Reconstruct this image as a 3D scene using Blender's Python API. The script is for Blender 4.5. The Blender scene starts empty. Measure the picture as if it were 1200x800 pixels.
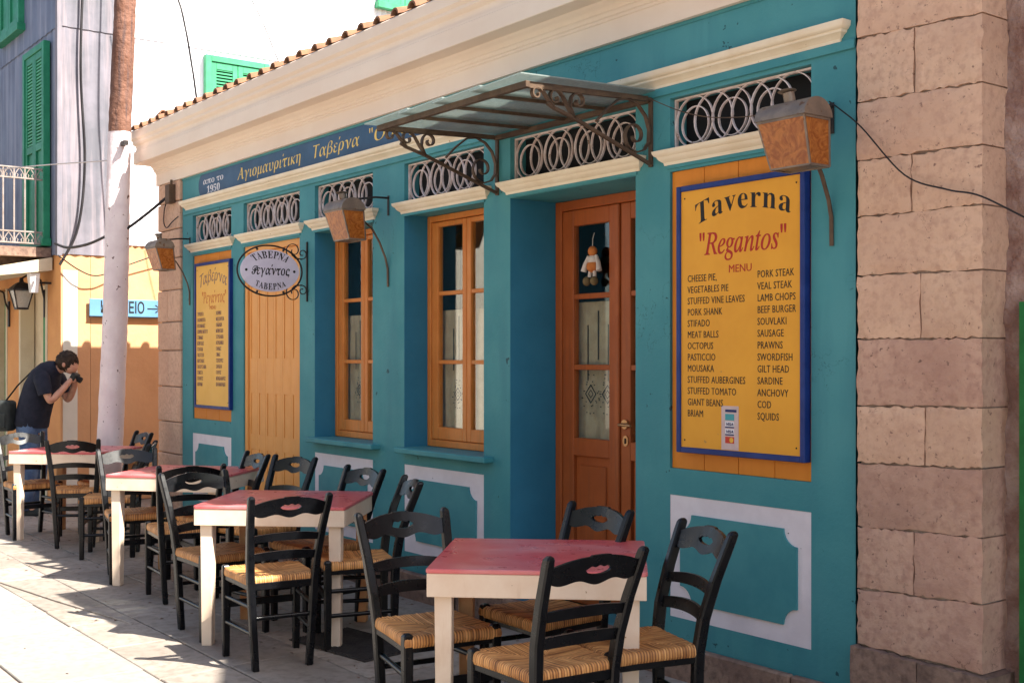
import bpy, bmesh, math, random
from mathutils import Vector, Matrix
random.seed(7)
R = math.radians
sc = bpy.context.scene
COL = sc.collection

# ------------------------------------------------------------------ camera, world, sun, exposure
cam = bpy.data.cameras.new('camera'); cam.sensor_width = 36; cam.lens = 41.7
cam.shift_y = 0.01625; cam.clip_start = .05; cam.clip_end = 600
co = bpy.data.objects.new('camera', cam); COL.objects.link(co)
co.location = (0, -4.076, 1.53); co.rotation_euler = (R(90), 0, R(52.88)); sc.camera = co

SUNV = Vector((.85, .335, 1.0)).normalized()
w = bpy.data.worlds.new('World'); sc.world = w; w.use_nodes = True
nt = w.node_tree; bg = nt.nodes['Background']
sky = nt.nodes.new('ShaderNodeTexSky'); sky.sky_type = 'NISHITA'; sky.sun_disc = False
sky.sun_elevation = math.asin(SUNV.z); sky.sun_rotation = math.atan2(SUNV.x, SUNV.y)
sky.dust_density = 2.0; sky.ozone_density = 1.0
nt.links.new(sky.outputs[0], bg.inputs[0]); bg.inputs[1].default_value = .085
sun = bpy.data.lights.new('sun', 'SUN'); sun.energy = 5.0; sun.angle = R(.5); sun.color = (1, .94, .84)
so = bpy.data.objects.new('sun', sun); COL.objects.link(so); so.location = (20, 10, 25)
so.rotation_euler = SUNV.to_track_quat('Z', 'Y').to_euler()
sc.view_settings.view_transform = 'Standard'; sc.view_settings.look = 'None'
sc.view_settings.exposure = 1.7; sc.view_settings.gamma = 1
sc.cycles.max_bounces = 8; sc.cycles.diffuse_bounces = 4

# ------------------------------------------------------------------ materials
MATS = {}
def M(name, c, c2=None, s=6., lo=.4, hi=.62, rough=.6, bump=.15, bs=60., bd=.01, metal=0., chip=None, cs=25., clo=.66, chi=.68,
      streak=None, fine=None, spec=.25, detail=5., tv=0., crack=None, bdet=4.):
    """colour c blended to c2 by noise, hard-edged chips of colour chip, bump; object space shifted per object"""
    m = bpy.data.materials.new(name); m.use_nodes = True; t = m.node_tree; N = t.nodes; L = t.links
    b = N['Principled BSDF']; b.inputs['Roughness'].default_value = rough; b.inputs['Metallic'].default_value = metal
    b.inputs['Specular IOR Level'].default_value = spec
    tc = N.new('ShaderNodeTexCoord'); oi = N.new('ShaderNodeObjectInfo')
    ml = N.new('ShaderNodeMath'); ml.operation = 'MULTIPLY'; ml.inputs[1].default_value = 37.; L.new(oi.outputs['Random'], ml.inputs[0])
    ad = N.new('ShaderNodeVectorMath'); ad.operation = 'ADD'; L.new(tc.outputs['Object'], ad.inputs[0]); L.new(ml.outputs[0], ad.inputs[1])
    vec = ad.outputs[0]
    def noise(sc_, det=detail, v=vec, dist=0.):
        n = N.new('ShaderNodeTexNoise'); n.inputs['Scale'].default_value = sc_; n.inputs['Detail'].default_value = det
        n.inputs['Roughness'].default_value = .6; n.inputs['Distortion'].default_value = dist; L.new(v, n.inputs['Vector']); return n.outputs['Fac']
    def mix(fac, a, bcol):
        x = N.new('ShaderNodeMix'); x.data_type = 'RGBA'; L.new(fac, x.inputs[0])
        for sock, val in ((x.inputs[6], a), (x.inputs[7], bcol)):
            if isinstance(val, tuple): sock.default_value = (*val, 1)
            else: L.new(val, sock)
        return x.outputs[2]
    def ramp(v, a, b_):
        r = N.new('ShaderNodeMapRange'); r.inputs['From Min'].default_value = a; r.inputs['From Max'].default_value = b_; L.new(v, r.inputs[0]); return r.outputs[0]
    col = tuple(c)
    if c2: col = mix(ramp(noise(s), lo, hi), tuple(c), tuple(c2))
    if fine:
        col = mix(ramp(noise(fine[1], 2.), .45, .75), col, tuple(fine[0]))
    if streak:
        mp = N.new('ShaderNodeMapping'); mp.inputs['Scale'].default_value = streak[1]; L.new(vec, mp.inputs[0])
        col = mix(ramp(noise(1., 4., mp.outputs[0]), streak[2], streak[3]), col, tuple(streak[0]))
    if chip: col = mix(ramp(noise(cs, 3.), clo, chi), col, tuple(chip))
    if crack:
        nz_ = noise(crack[1], 6., dist=.6); d_ = N.new('ShaderNodeMath'); d_.operation = 'SUBTRACT'; d_.inputs[1].default_value = .5; L.new(nz_, d_.inputs[0])
        a_ = N.new('ShaderNodeMath'); a_.operation = 'ABSOLUTE'; L.new(d_.outputs[0], a_.inputs[0])
        l_ = ramp(a_.outputs[0], crack[2], 0.); g_ = ramp(noise(crack[1] * .8, 2.), .56, .62); p_ = N.new('ShaderNodeMath'); p_.operation = 'MULTIPLY'; L.new(l_, p_.inputs[0]); L.new(g_, p_.inputs[1])
        col = mix(p_.outputs[0], col, tuple(crack[0]))
    if tv:
        h_ = N.new('ShaderNodeHueSaturation'); v_ = N.new('ShaderNodeMapRange'); v_.inputs['To Min'].default_value = 1 - tv; v_.inputs['To Max'].default_value = 1 + tv
        L.new(oi.outputs['Random'], v_.inputs[0]); L.new(v_.outputs[0], h_.inputs['Value'])
        if isinstance(col, tuple): h_.inputs['Color'].default_value = (*col, 1)
        else: L.new(col, h_.inputs['Color'])
        col = h_.outputs[0]
    if isinstance(col, tuple): b.inputs['Base Color'].default_value = (*col, 1)
    else: L.new(col, b.inputs['Base Color'])
    if bump:
        bp = N.new('ShaderNodeBump'); bp.inputs['Strength'].default_value = bump; bp.inputs['Distance'].default_value = bd
        L.new(noise(bs, bdet), bp.inputs['Height']); L.new(bp.outputs[0], b.inputs['Normal'])
    rr = N.new('ShaderNodeMapRange'); rr.inputs['To Min'].default_value = rough - .12; rr.inputs['To Max'].default_value = min(1, rough + .12)
    L.new(noise(s * 2.3, 3.), rr.inputs[0]); L.new(rr.outputs[0], b.inputs['Roughness'])
    MATS[name] = m; return m

M('teal', (.050, .235, .262), (.066, .27, .29), 2.5, rough=.62, bump=.25, bs=45, bd=.006, chip=(.022, .085, .10), cs=13, clo=.70, chi=.72, streak=((.050, .215, .25), (5, 5, .7), .5, .75), crack=((.03, .13, .15), 2.2, .003), fine=((.078, .285, .305), 1.6))
M('teal_skylit', (.028, .175, .275), (.035, .20, .31), 3, rough=.6, bump=.15, bs=50, bd=.004)  # jambs bluer than the wall: sky light put into the colour
M('teal_flat', (.050, .235, .262), (.068, .275, .295), 4, rough=.55, bump=.12, bs=60, bd=.004)
M('cream', (.79, .65, .52), (.83, .70, .57), 2., rough=.65, bump=.15, bs=50, bd=.004, streak=((.75, .60, .47), (.5, 4, 4), .5, .9), chip=(.5, .33, .2), cs=9, clo=.76, chi=.77)
M('cream_moulding', (.82, .72, .55), (.76, .64, .46), 5, rough=.6, bump=.15, bs=60, bd=.003, chip=(.5, .36, .22), cs=22, clo=.72, chi=.74)
M('white_paint', (.82, .74, .76), (.74, .66, .68), 5, rough=.55, bump=.15, bs=80, bd=.003, chip=(.10, .09, .10), cs=22, clo=.755, chi=.765)
M('sign_blue', (.028, .080, .155), (.036, .10, .19), 3, rough=.55, bump=.12, bs=60, bd=.003)
M('blue_frame', (.009, .028, .15), (.015, .04, .19), 8, rough=.4, bump=.05)
M('board_yellow', (.80, .37, .032), (.74, .33, .027), 3, rough=.45, bump=.05, bs=30, chip=(.5, .25, .06), cs=14, clo=.74, chi=.76)
M('board_yellow_pale', (.82, .47, .10), (.76, .42, .08), 3, rough=.5, bump=.05, bs=30)
M('orange_board', (.70, .235, .022), (.64, .21, .018), 4, rough=.5, bump=.12, bs=40, bd=.004, streak=((.60, .19, .016), (14, 14, 1.2), .5, .9))
M('shutter_wood', (.78, .36, .10), (.73, .325, .085), 4, rough=.5, bump=.12, bs=50, bd=.003, streak=((.70, .32, .09), (14, 14, .6), .5, .9))
M('window_wood', (.62, .20, .040), (.68, .24, .055), 5, rough=.42, bump=.1, bs=50, bd=.002, streak=((.52, .20, .05), (40, 40, 2), .5, .7))
M('door_wood', (.36, .085, .020), (.42, .105, .026), 4, rough=.42, bump=.1, bs=50, bd=.002, streak=((.30, .08, .025), (35, 35, 2), .5, .7))
M('black_paint', (.003, .0032, .0045), (.006, .0065, .008), 10, rough=.3, bump=.08, bs=40, bd=.002, spec=.3, chip=(.10, .075, .05), cs=30, clo=.76, chi=.78)
M('cream_table', (.78, .63, .49), (.72, .55, .41), 6, rough=.5, bump=.12, bs=50, bd=.002, chip=(.32, .19, .10), cs=26, clo=.71, chi=.73, streak=((.62, .44, .30), (22, 22, 3), .6, .85))
M('leg_shaded', (.46, .20, .08), (.55, .31, .15), 5, rough=.55, bump=.15, bs=50, bd=.002)  # orange-brown tone of the shaded back legs, put into the colour
M('red_top', (.62, .105, .11), (.55, .08, .088), 4, rough=.30, bump=.12, bs=35, bd=.002, streak=((.66, .27, .27), (2.2, 4, 4), .48, .78), chip=(.12, .04, .03), cs=38, clo=.745, chi=.76, spec=.6)
M('iron_brown', (.085, .055, .038), (.13, .085, .055), 12, rough=.6, metal=.3, bump=.2, bs=80, bd=.002)
M('iron_black', (.02, .018, .018), (.035, .03, .028), 12, rough=.5, metal=.3, bump=.1)
M('grille_paint', (.80, .69, .66), (.62, .48, .42), 18, rough=.55, bump=.2, bs=90, bd=.002, chip=(.22, .10, .05), cs=40, clo=.66, chi=.70)
M('lantern_metal', (.20, .16, .13), (.28, .22, .17), 12, rough=.5, metal=.55, bump=.2, bs=60, bd=.002, chip=(.16, .08, .04), cs=22, clo=.6, chi=.68)
M('stone', (.68, .455, .315), (.59, .375, .26), 2.4, rough=.85, bump=.7, bs=26, bd=.011, bdet=9., fine=((.52, .32, .225), 30.), chip=(.26, .15, .11), cs=48, clo=.64, chi=.73, tv=.05, crack=((.34, .20, .14), 5., .005))
M('stone_pink', (.58, .365, .265), (.48, .285, .21), 2.4, rough=.85, bump=.75, bs=24, bd=.012, bdet=9., fine=((.42, .24, .18), 28.), chip=(.20, .115, .09), cs=42, clo=.635, chi=.72, tv=.07, crack=((.24, .14, .10), 5., .006))
M('stone_dark', (.20, .125, .095), (.29, .19, .14), 4, rough=.9, bump=.8, bs=20, bd=.014, bdet=9., fine=((.14, .09, .07), 26.), tv=.15)
M('mortar', (.40, .32, .27), (.22, .16, .13), 9, rough=.95, bump=.8, bs=40, bd=.01)
M('rubble', (.26, .15, .12), (.42, .30, .25), 7, rough=.95, bump=.9, bs=22, bd=.03)
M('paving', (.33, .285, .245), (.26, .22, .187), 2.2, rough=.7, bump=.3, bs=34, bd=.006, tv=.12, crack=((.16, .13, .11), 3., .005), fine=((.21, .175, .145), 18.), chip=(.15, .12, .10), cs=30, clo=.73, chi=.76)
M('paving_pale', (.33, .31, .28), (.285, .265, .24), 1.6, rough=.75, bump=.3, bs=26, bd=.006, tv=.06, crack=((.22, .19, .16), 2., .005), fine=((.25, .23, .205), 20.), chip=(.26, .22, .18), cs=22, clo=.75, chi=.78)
M('ground_mat', (.33, .285, .24), (.28, .24, .20), .7, rough=.9, bump=.4, bs=12, bd=.01)
M('tile', (.26, .135, .075), (.18, .09, .055), 6, rough=.85, bump=.4, bs=40, bd=.006)
M('metal_lilac', (.15, .175, .25), (.115, .13, .19), 1.5, rough=.6, bump=.1, bs=20, streak=((.25, .26, .33), (9, 9, .5), .48, .7))
M('metal_pale', (.12, .12, .14), (.18, .17, .20), 2, rough=.6, bump=.1, streak=((.30, .25, .27), (9, 9, .5), .5, .7))
M('metal_white', (.82, .82, .84), (.74, .74, .78), 1.5, rough=.5, bump=.05, streak=((.66, .66, .70), (6, 6, .4), .5, .8))
M('ochre', (.64, .35, .18), (.57, .30, .15), 1.8, rough=.85, bump=.4, bs=20, bd=.01, chip=(.66, .55, .42), cs=5, clo=.72, chi=.74)
M('house_orange', (.62, .30, .11), (.54, .24, .09), 2., rough=.85, bump=.3, bs=22, bd=.01)
M('house_far', (.42, .39, .35), (.36, .33, .30), 1., rough=.85, bump=.2, bs=16)
M('house_cream', (.62, .53, .38), (.54, .44, .30), 3., rough=.8, bump=.2, bs=22, bd=.01)
M('house_white', (.74, .70, .62), (.64, .60, .52), .8, rough=.8, bump=.2, bs=16, bd=.01)
M('rail_paint', (.30, .26, .24), (.24, .19, .16), 14, rough=.6, bump=.2, chip=(.2, .1, .06), cs=34, clo=.66, chi=.7)
M('green_paint', (.015, .18, .09), (.025, .23, .12), 6, rough=.5, bump=.1)
M('green_light', (.045, .28, .13), (.06, .34, .17), 6, rough=.5, bump=.1)
M('green_dark', (.012, .14, .035), (.018, .19, .05), 6, rough=.5, bump=.1)
M('pole_brown', (.13, .058, .036), (.21, .105, .072), 8, rough=.85, bump=.9, bs=22, bd=.02, streak=((.09, .055, .05), (26, 26, 2.2), .5, .68))
M('pole_white', (.68, .57, .57), (.76, .66, .65), 5, rough=.8, bump=.6, bs=24, bd=.012, chip=(.16, .09, .08), cs=20, clo=.67, chi=.70)
M('dark', (.012, .012, .013), rough=.8, bump=0)
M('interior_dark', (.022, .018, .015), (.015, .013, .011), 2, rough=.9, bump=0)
M('black_print', (.014, .013, .014), rough=.5, bump=0)
M('red_print', (.42, .02, .015), rough=.5, bump=0)
M('lilac_print', (.20, .10, .10), rough=.5, bump=0)
M('orange_print', (.55, .13, .02), rough=.5, bump=0)
M('yellow_print', (.80, .56, .13), rough=.5, bump=0)
M('white_print', (.72, .70, .72), rough=.5, bump=0)
M('navy_print', (.02, .03, .12), rough=.5, bump=0)
M('signboard_blue', (.10, .235, .38), (.12, .27, .42), 6, rough=.5, bump=.03)
M('oval_white', (.66, .62, .72), (.60, .56, .66), 8, rough=.4, bump=.05)
M('curtain', (.56, .44, .30), (.48, .36, .24), 12, rough=.95, bump=.3, bs=160, bd=.002)
M('brass', (.42, .22, .10), (.55, .32, .16), 20, rough=.35, metal=.8, bump=0)
M('skin', (.52, .28, .19), (.46, .23, .155), 20, rough=.55, bump=.05)
M('shirt', (.012, .014, .024), (.018, .02, .034), 14, rough=.9, bump=.3, bs=30, bd=.01)
M('jeans', (.045, .075, .15), (.09, .14, .24), 9, rough=.9, bump=.3, bs=50, bd=.005)
M('hair', (.022, .013, .009), (.05, .03, .018), 30, rough=.7, bump=.6, bs=60, bd=.01)
M('bag', (.022, .026, .026), (.035, .04, .038), 14, rough=.8, bump=.2)
M('plastic_white', (.75, .75, .75), rough=.4, bump=0)
M('rubber', (.035, .03, .03), (.055, .048, .045), 14, rough=.9, bump=.5, bs=40, bd=.01)
M('toy_orange', (.60, .20, .05), (.50, .15, .04), 14, rough=.95, bump=.3)
M('toy_white', (.70, .62, .54), (.6, .5, .42), 14, rough=.95, bump=.3)
M('toy_olive', (.16, .11, .05), (.22, .15, .07), 14, rough=.95, bump=.3)
M('sticker', (.62, .48, .46), (.56, .42, .40), 14, rough=.35, bump=0)
M('sticker_teal', (.06, .33, .36), rough=.35, bump=0)
M('sticker_red', (.55, .04, .02), rough=.35, bump=0)
M('sticker_yellow', (.80, .45, .05), rough=.35, bump=0)
M('cable', (.02, .018, .02), rough=.6, bump=0)
M('cable_pale', (.55, .5, .48), rough=.6, bump=0)
M('mortar_pale', (.62, .54, .47), (.5, .43, .37), 12, rough=.9, bump=.5, bs=40)

def glass(name, tint, refl=.14, body=None, alpha=.0):
    """thin architectural pane: mirror mixed over see-through by facing"""
    m = bpy.data.materials.new(name); m.use_nodes = True; t = m.node_tree; N = t.nodes; L = t.links
    for n in list(N):
        if n.type == 'BSDF_PRINCIPLED': N.remove(n)
    out = [n for n in N if n.type == 'OUTPUT_MATERIAL'][0]
    tr = N.new('ShaderNodeBsdfTransparent'); tr.inputs[0].default_value = (*tint, 1)
    gl = N.new('ShaderNodeBsdfGlossy'); gl.inputs['Roughness'].default_value = .02; gl.inputs[0].default_value = (1, 1, 1, 1)
    fr = N.new('ShaderNodeFresnel'); ge = N.new('ShaderNodeNewGeometry'); mr = N.new('ShaderNodeMapRange'); mr.inputs['To Min'].default_value = 1.5; mr.inputs['To Max'].default_value = 1 / 1.5
    L.new(ge.outputs['Backfacing'], mr.inputs[0]); L.new(mr.outputs[0], fr.inputs[0])
    mx = N.new('ShaderNodeMixShader'); L.new(fr.outputs[0], mx.inputs[0])
    base = tr.outputs[0]
    if body:
        df = N.new('ShaderNodeBsdfDiffuse'); tl = N.new('ShaderNodeBsdfTranslucent')
        nz = N.new('ShaderNodeTexNoise'); nz.inputs['Scale'].default_value = 14.; nz.inputs['Distortion'].default_value = 3.5; nz.inputs['Detail'].default_value = 4
        tc = N.new('ShaderNodeTexCoord'); L.new(tc.outputs['Object'], nz.inputs[0])
        cr = N.new('ShaderNodeValToRGB'); cr.color_ramp.elements[0].position = .35; cr.color_ramp.elements[1].position = .65
        cr.color_ramp.elements[0].color = (*body[0], 1); cr.color_ramp.elements[1].color = (*body[1], 1)
        L.new(nz.outputs['Fac'], cr.inputs[0]); L.new(cr.outputs[0], df.inputs[0]); L.new(cr.outputs[0], tl.inputs[0])
        m1 = N.new('ShaderNodeMixShader'); m1.inputs[0].default_value = .45; L.new(df.outputs[0], m1.inputs[1]); L.new(tl.outputs[0], m1.inputs[2])
        m2 = N.new('ShaderNodeMixShader'); m2.inputs[0].default_value = alpha; L.new(m1.outputs[0], m2.inputs[1]); L.new(tr.outputs[0], m2.inputs[2]); base = m2.outputs[0]
        bp = N.new('ShaderNodeBump'); bp.inputs['Strength'].default_value = .4; bp.inputs['Distance'].default_value = .01
        L.new(nz.outputs['Fac'], bp.inputs['Height']); L.new(bp.outputs[0], gl.inputs['Normal']); gl.inputs['Roughness'].default_value = .15
    L.new(base, mx.inputs[1]); L.new(gl.outputs[0], mx.inputs[2]); L.new(mx.outputs[0], out.inputs[0])
    MATS[name] = m
glass('glass', (.92, .95, .93))
glass('canopy_glass', (.80, .86, .85), body=((.33, .39, .37), (.39, .45, .43)), alpha=.30)
glass('amber_glass', (.6, .3, .1), body=((.44, .115, .015), (.72, .27, .05)), alpha=.08)
glass('frosted', (.9, .9, .9), body=((.55, .55, .5), (.65, .65, .6)), alpha=.4)

# rush seat: strands run at right angles to the nearest rail
def rush():
    m = bpy.data.materials.new('rush'); m.use_nodes = True; t = m.node_tree; N = t.nodes; L = t.links
    b = N['Principled BSDF']; b.inputs['Roughness'].default_value = .6
    tc = N.new('ShaderNodeTexCoord'); sp = N.new('ShaderNodeSeparateXYZ'); L.new(tc.outputs['Object'], sp.inputs[0])
    def mth(op, a, bb=None):
        n = N.new('ShaderNodeMath'); n.operation = op
        for i, v in enumerate((a, bb)):
            if v is None: continue
            if isinstance(v, (int, float)): n.inputs[i].default_value = v
            else: L.new(v, n.inputs[i])
        return n.outputs[0]
    ax = mth('ABSOLUTE', sp.outputs[0]); ay = mth('ABSOLUTE', mth('SUBTRACT', sp.outputs[1], .005))
    side = mth('GREATER_THAN', mth('MULTIPLY', ax, 1.03), ay)
    mixv = N.new('ShaderNodeMix'); mixv.data_type = 'FLOAT'; L.new(side, mixv.inputs[0]); L.new(sp.outputs[0], mixv.inputs[2]); L.new(sp.outputs[1], mixv.inputs[3])
    oi = N.new('ShaderNodeObjectInfo')
    cb = N.new('ShaderNodeCombineXYZ'); L.new(mth('MULTIPLY', mixv.outputs[0], 85.), cb.inputs[0]); L.new(side, cb.inputs[1]); L.new(mth('MULTIPLY', oi.outputs['Random'], 50.), cb.inputs[2])
    nz = N.new('ShaderNodeTexNoise'); nz.inputs['Scale'].default_value = 1.0; nz.inputs['Detail'].default_value = 3; L.new(cb.outputs[0], nz.inputs[0])
    n2 = N.new('ShaderNodeTexNoise'); n2.inputs['Scale'].default_value = 11.; n2.inputs['Detail'].default_value = 4; L.new(tc.outputs['Object'], n2.inputs[0])
    cr = N.new('ShaderNodeValToRGB'); e = cr.color_ramp.elements
    e[0].position = .36; e[0].color = (.12, .04, .012, 1); e[1].position = .64; e[1].color = (.80, .42, .15, 1)
    k = e.new(.5); k.color = (.50, .215, .062, 1)
    gr_ = mth('ABSOLUTE', mth('SINE', mth('MULTIPLY', mixv.outputs[0], math.pi / .0118)))
    L.new(mth('ADD', mth('ADD', mth('MULTIPLY', nz.outputs['Fac'], .52), mth('MULTIPLY', n2.outputs['Fac'], .26)), mth('MULTIPLY', gr_, .17)), cr.inputs[0]); hv = N.new('ShaderNodeHueSaturation'); L.new(mth('ADD', mth('MULTIPLY', oi.outputs['Random'], .34), .84), hv.inputs['Value']); L.new(cr.outputs[0], hv.inputs['Color']); L.new(hv.outputs[0], b.inputs['Base Color'])
    bp = N.new('ShaderNodeBump'); bp.inputs['Strength'].default_value = 1.; bp.inputs['Distance'].default_value = .006
    L.new(nz.outputs['Fac'], bp.inputs['Height']); L.new(bp.outputs[0], b.inputs['Normal'])
    MATS['rush'] = m
rush()

# ------------------------------------------------------------------ mesh helpers
class MB:
    def __init__(s): s.v = []; s.f = []
    def quad(s, *p):
        n = len(s.v); s.v += [tuple(q) for q in p]; s.f.append(tuple(range(n, n + len(p)))); return s
    def box(s, x0, x1, y0, y1, z0, z1):
        n = len(s.v); s.v += [(x, y, z) for z in (z0, z1) for y in (y0, y1) for x in (x0, x1)]
        for f in ((0, 2, 3, 1), (4, 5, 7, 6), (0, 1, 5, 4), (2, 6, 7, 3), (0, 4, 6, 2), (1, 3, 7, 5)): s.f.append(tuple(n + i for i in f))
        return s
    def loft(s, rings, cap=True, closed=True):
        n = len(s.v); k = len(rings[0])
        for r in rings: s.v += [tuple(p) for p in r]
        for i in range(len(rings) - 1):
            for j in range(k if closed else k - 1):
                a = n + i * k + j; b_ = n + i * k + (j + 1) % k
                s.f.append((a, b_, b_ + k, a + k))
        if cap: s.f.append(tuple(n + j for j in range(k))[::-1]); s.f.append(tuple(n + (len(rings) - 1) * k + j for j in range(k)))
        return s
    def prism(s, poly, d0, d1, plane='xz'):
        """poly in 2D extruded between d0 and d1 along the third axis"""
        def P(a, b_, d): return {'xz': (a, d, b_), 'yz': (d, a, b_), 'xy': (a, b_, d)}[plane]
        return s.loft([[P(a, b_, d0) for a, b_ in poly], [P(a, b_, d1) for a, b_ in poly]])
    def sweep(s, pts, sec, up=None, closed=False):
        """section [(n,b)...] swept along pts; up fixes the binormal"""
        pts = [Vector(p) for p in pts]; rings = []; n = len(pts); pn = None
        for i, p in enumerate(pts):
            a = pts[(i - 1) % n] if (closed or i > 0) else p; c = pts[(i + 1) % n] if (closed or i < n - 1) else p
            t = (c - a).normalized()
            if up is not None: nn = Vector(up).cross(t)
            else:
                ref = pn if pn else (Vector((0, 0, 1)) if abs(t.z) < .9 else Vector((1, 0, 0)))
                bb = t.cross(ref); nn = bb.cross(t); 
            if nn.length < 1e-6: nn = t.orthogonal()
            nn.normalize(); bb = t.cross(nn).normalized()
            if up is None: pn = nn
            sc_ = sec(i / max(1, n - 1)) if callable(sec) else sec
            rings.append([p + nn * u + bb * v for u, v in sc_])
        if closed: rings.append(rings[0]); return s.loft(rings, cap=False)
        return s.loft(rings)
    def tube(s, pts, r, n=8, closed=False):
        def sec(t):
            rr = r(t) if callable(r) else r
            return [(rr * math.cos(2 * math.pi * k / n), rr * math.sin(2 * math.pi * k / n)) for k in range(n)]
        return s.sweep(pts, sec, closed=closed)
    def strip(s, pts, wdt, th, up, closed=False):
        """flat bar: wdt along up, th across"""
        return s.sweep(pts, [(-th / 2, -wdt / 2), (th / 2, -wdt / 2), (th / 2, wdt / 2), (-th / 2, wdt / 2)], up=up, closed=closed)
    def ell(s, c, r, nu=14, nv=9, rot=None):
        c = Vector(c); rings = []
        for i in range(nv + 1):
            ph = math.pi * (i / nv); ph = min(max(ph, .02), math.pi - .02)
            ring = []
            for j in range(nu):
                a = 2 * math.pi * j / nu; q = Vector((r[0] * math.sin(ph) * math.cos(a), r[1] * math.sin(ph) * math.sin(a), -r[2] * math.cos(ph)))
                if rot: q = rot @ q
                ring.append(c + q)
            rings.append(ring)
        return s.loft(rings)
    def xf(s, m, i0=0):
        for i in range(i0, len(s.v)): s.v[i] = tuple(m @ Vector(s.v[i]))
        return s
    def mesh(s, name, mat=None, smooth=None):
        me = bpy.data.meshes.new(name); me.from_pydata(s.v, [], s.f)
        bm = bmesh.new(); bm.from_mesh(me); bmesh.ops.recalc_face_normals(bm, faces=bm.faces); bm.to_mesh(me); bm.free()
        if mat: me.materials.append(MATS[mat] if isinstance(mat, str) else mat)
        if smooth:
            for p in me.polygons: p.use_smooth = True
            me.set_sharp_from_angle(angle=R(smooth))
        return me
    def build(s, name, mat, parent=None, loc=None, smooth=None, bevel=0):
        o = bpy.data.objects.new(name, s.mesh(name, mat, smooth)); link(o, parent)
        if loc: o.location = loc
        if bevel: bev(o, bevel)
        return o
def bev(o, w_, seg=1):
    m = o.modifiers.new('bevel', 'BEVEL'); m.width = w_; m.segments = seg; m.limit_method = 'ANGLE'; m.angle_limit = R(40); return o
def link(o, parent=None):
    COL.objects.link(o)
    if parent: o.parent = parent
    return o
def inst(name, me, parent=None, loc=None, rz=0):
    o = bpy.data.objects.new(name, me); link(o, parent)
    if loc: o.location = loc
    if rz: o.rotation_euler.z = rz
    return o
def tag(o, label=None, cat=None, group=None, kind=None):
    if label: o['label'] = label
    if cat: o['category'] = cat
    if group: o['group'] = group
    if kind: o['kind'] = kind
    return o
def thing(name, label, cat, loc=(0, 0, 0), rz=0, group=None):
    o = bpy.data.objects.new(name, None); COL.objects.link(o); o.location = loc; o.rotation_euler.z = rz; o.empty_display_size = .1
    return tag(o, label, cat, group)
def copy_tree(o, parent=None):
    c = o.copy(); COL.objects.link(c); c.parent = parent
    for ch in list(o.children): copy_tree(ch, c)
    return c
def box(name, x0, x1, y0, y1, z0, z1, mat, parent=None, bevel=0):
    return MB().box(x0, x1, y0, y1, z0, z1).build(name, mat, parent, bevel=bevel)

_tc = {}
def text(body, size, pos, mat, parent=None, rot=(R(90), 0, 0), align='LEFT', xs=1., shear=0., off=0., warp=None, name='lettering', ext=.0006, spacing=1.):
    c = bpy.data.curves.new('tmp', 'FONT'); c.body = body; c.size = size; c.align_x = align; c.shear = shear; c.offset = off
    c.extrude = ext; c.resolution_u = 2; c.space_character = spacing
    o = bpy.data.objects.new('tmp', c); COL.objects.link(o)
    bpy.context.view_layer.update()
    me = bpy.data.meshes.new_from_object(o.evaluated_get(bpy.context.evaluated_depsgraph_get()))
    bpy.data.objects.remove(o); bpy.data.curves.remove(c)
    for v in me.vertices:
        v.co.x *= xs
        if warp: v.co.x, v.co.y = warp(v.co.x, v.co.y)
    me.materials.clear(); me.materials.append(MATS[mat]); me.name = name
    t = bpy.data.objects.new(name, me); link(t, parent); t.location = pos; t.rotation_euler = rot; return t
def fit(o, width):
    """scale lettering sideways (local x) to a given width"""
    xs = [v.co.x for v in o.data.vertices]; k = width / max(1e-6, max(xs) - min(xs))
    for v in o.data.vertices: v.co.x *= k
    return o

# ------------------------------------------------------------------ ground and paving
g = MB(); g.quad((-150, -150, -.02), (150, -150, -.02), (150, 150, -.02), (-150, 150, -.02)); tag(g.build('ground', 'ground_mat'), kind='structure')
pave = MB().quad((-17, -9, -.010), (9, -9, -.010), (9, .1, -.010), (-17, .1, -.010)).quad((-12.7, .1, -.010), (-10.9, .1, -.010), (-10.9, 9, -.010), (-12.7, 9, -.010)).build('pavement', 'mortar')
tag(pave, kind='structure')
def slab(x0, x1, y0, y1, mat, nm='paving_stone'):
    gp = random.uniform(.003, .007); j = lambda: random.uniform(-.006, .006); zt = random.uniform(-.0015, .003)
    P = [(x0 + gp + j(), y0 + gp + j()), (x1 - gp + j(), y0 + gp + j()), (x1 - gp + j(), y1 - gp + j()), (x0 + gp + j(), y1 - gp + j())]
    c = Vector((sum(p[0] for p in P) / 4, sum(p[1] for p in P) / 4))
    def sh(d, z): return [tuple(c + (Vector(p) - c) * (1 - d / max(.1, (Vector(p) - c).length))) + (z,) for p in P]
    m = MB(); m.loft([[(a, b, -.009) for a, b in P], [(a, b, zt - .004) for a, b in P], sh(.008, zt)])
    m.v = [(a - c.x, b - c.y, z) for a, b, z in m.v]
    return m.build(nm, mat, pave, loc=(c.x, c.y, 0))
y = 0.0
rows = [(.0, .40), (.40, .42), (.82, .38), (1.20, .44), (1.64, .36), (2.0, .55), (2.55, .52), (3.07, .6), (3.67, .6)]
for ri, (yy, hh) in enumerate(rows):
    x = -16.5 + random.uniform(0, .4); lim = -2.0 if yy < 2.5 else -4.2
    while x < lim:
        wd = random.uniform(.42, .78) if yy < 2 else random.uniform(.7, 1.3)
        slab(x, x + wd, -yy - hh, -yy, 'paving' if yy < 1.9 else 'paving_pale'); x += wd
for k in range(7):
    for q in range(3): slab(-12.7 + q * .6, -12.1 + q * .6, .02 + k * .6, .62 + k * .6, 'paving')
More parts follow.
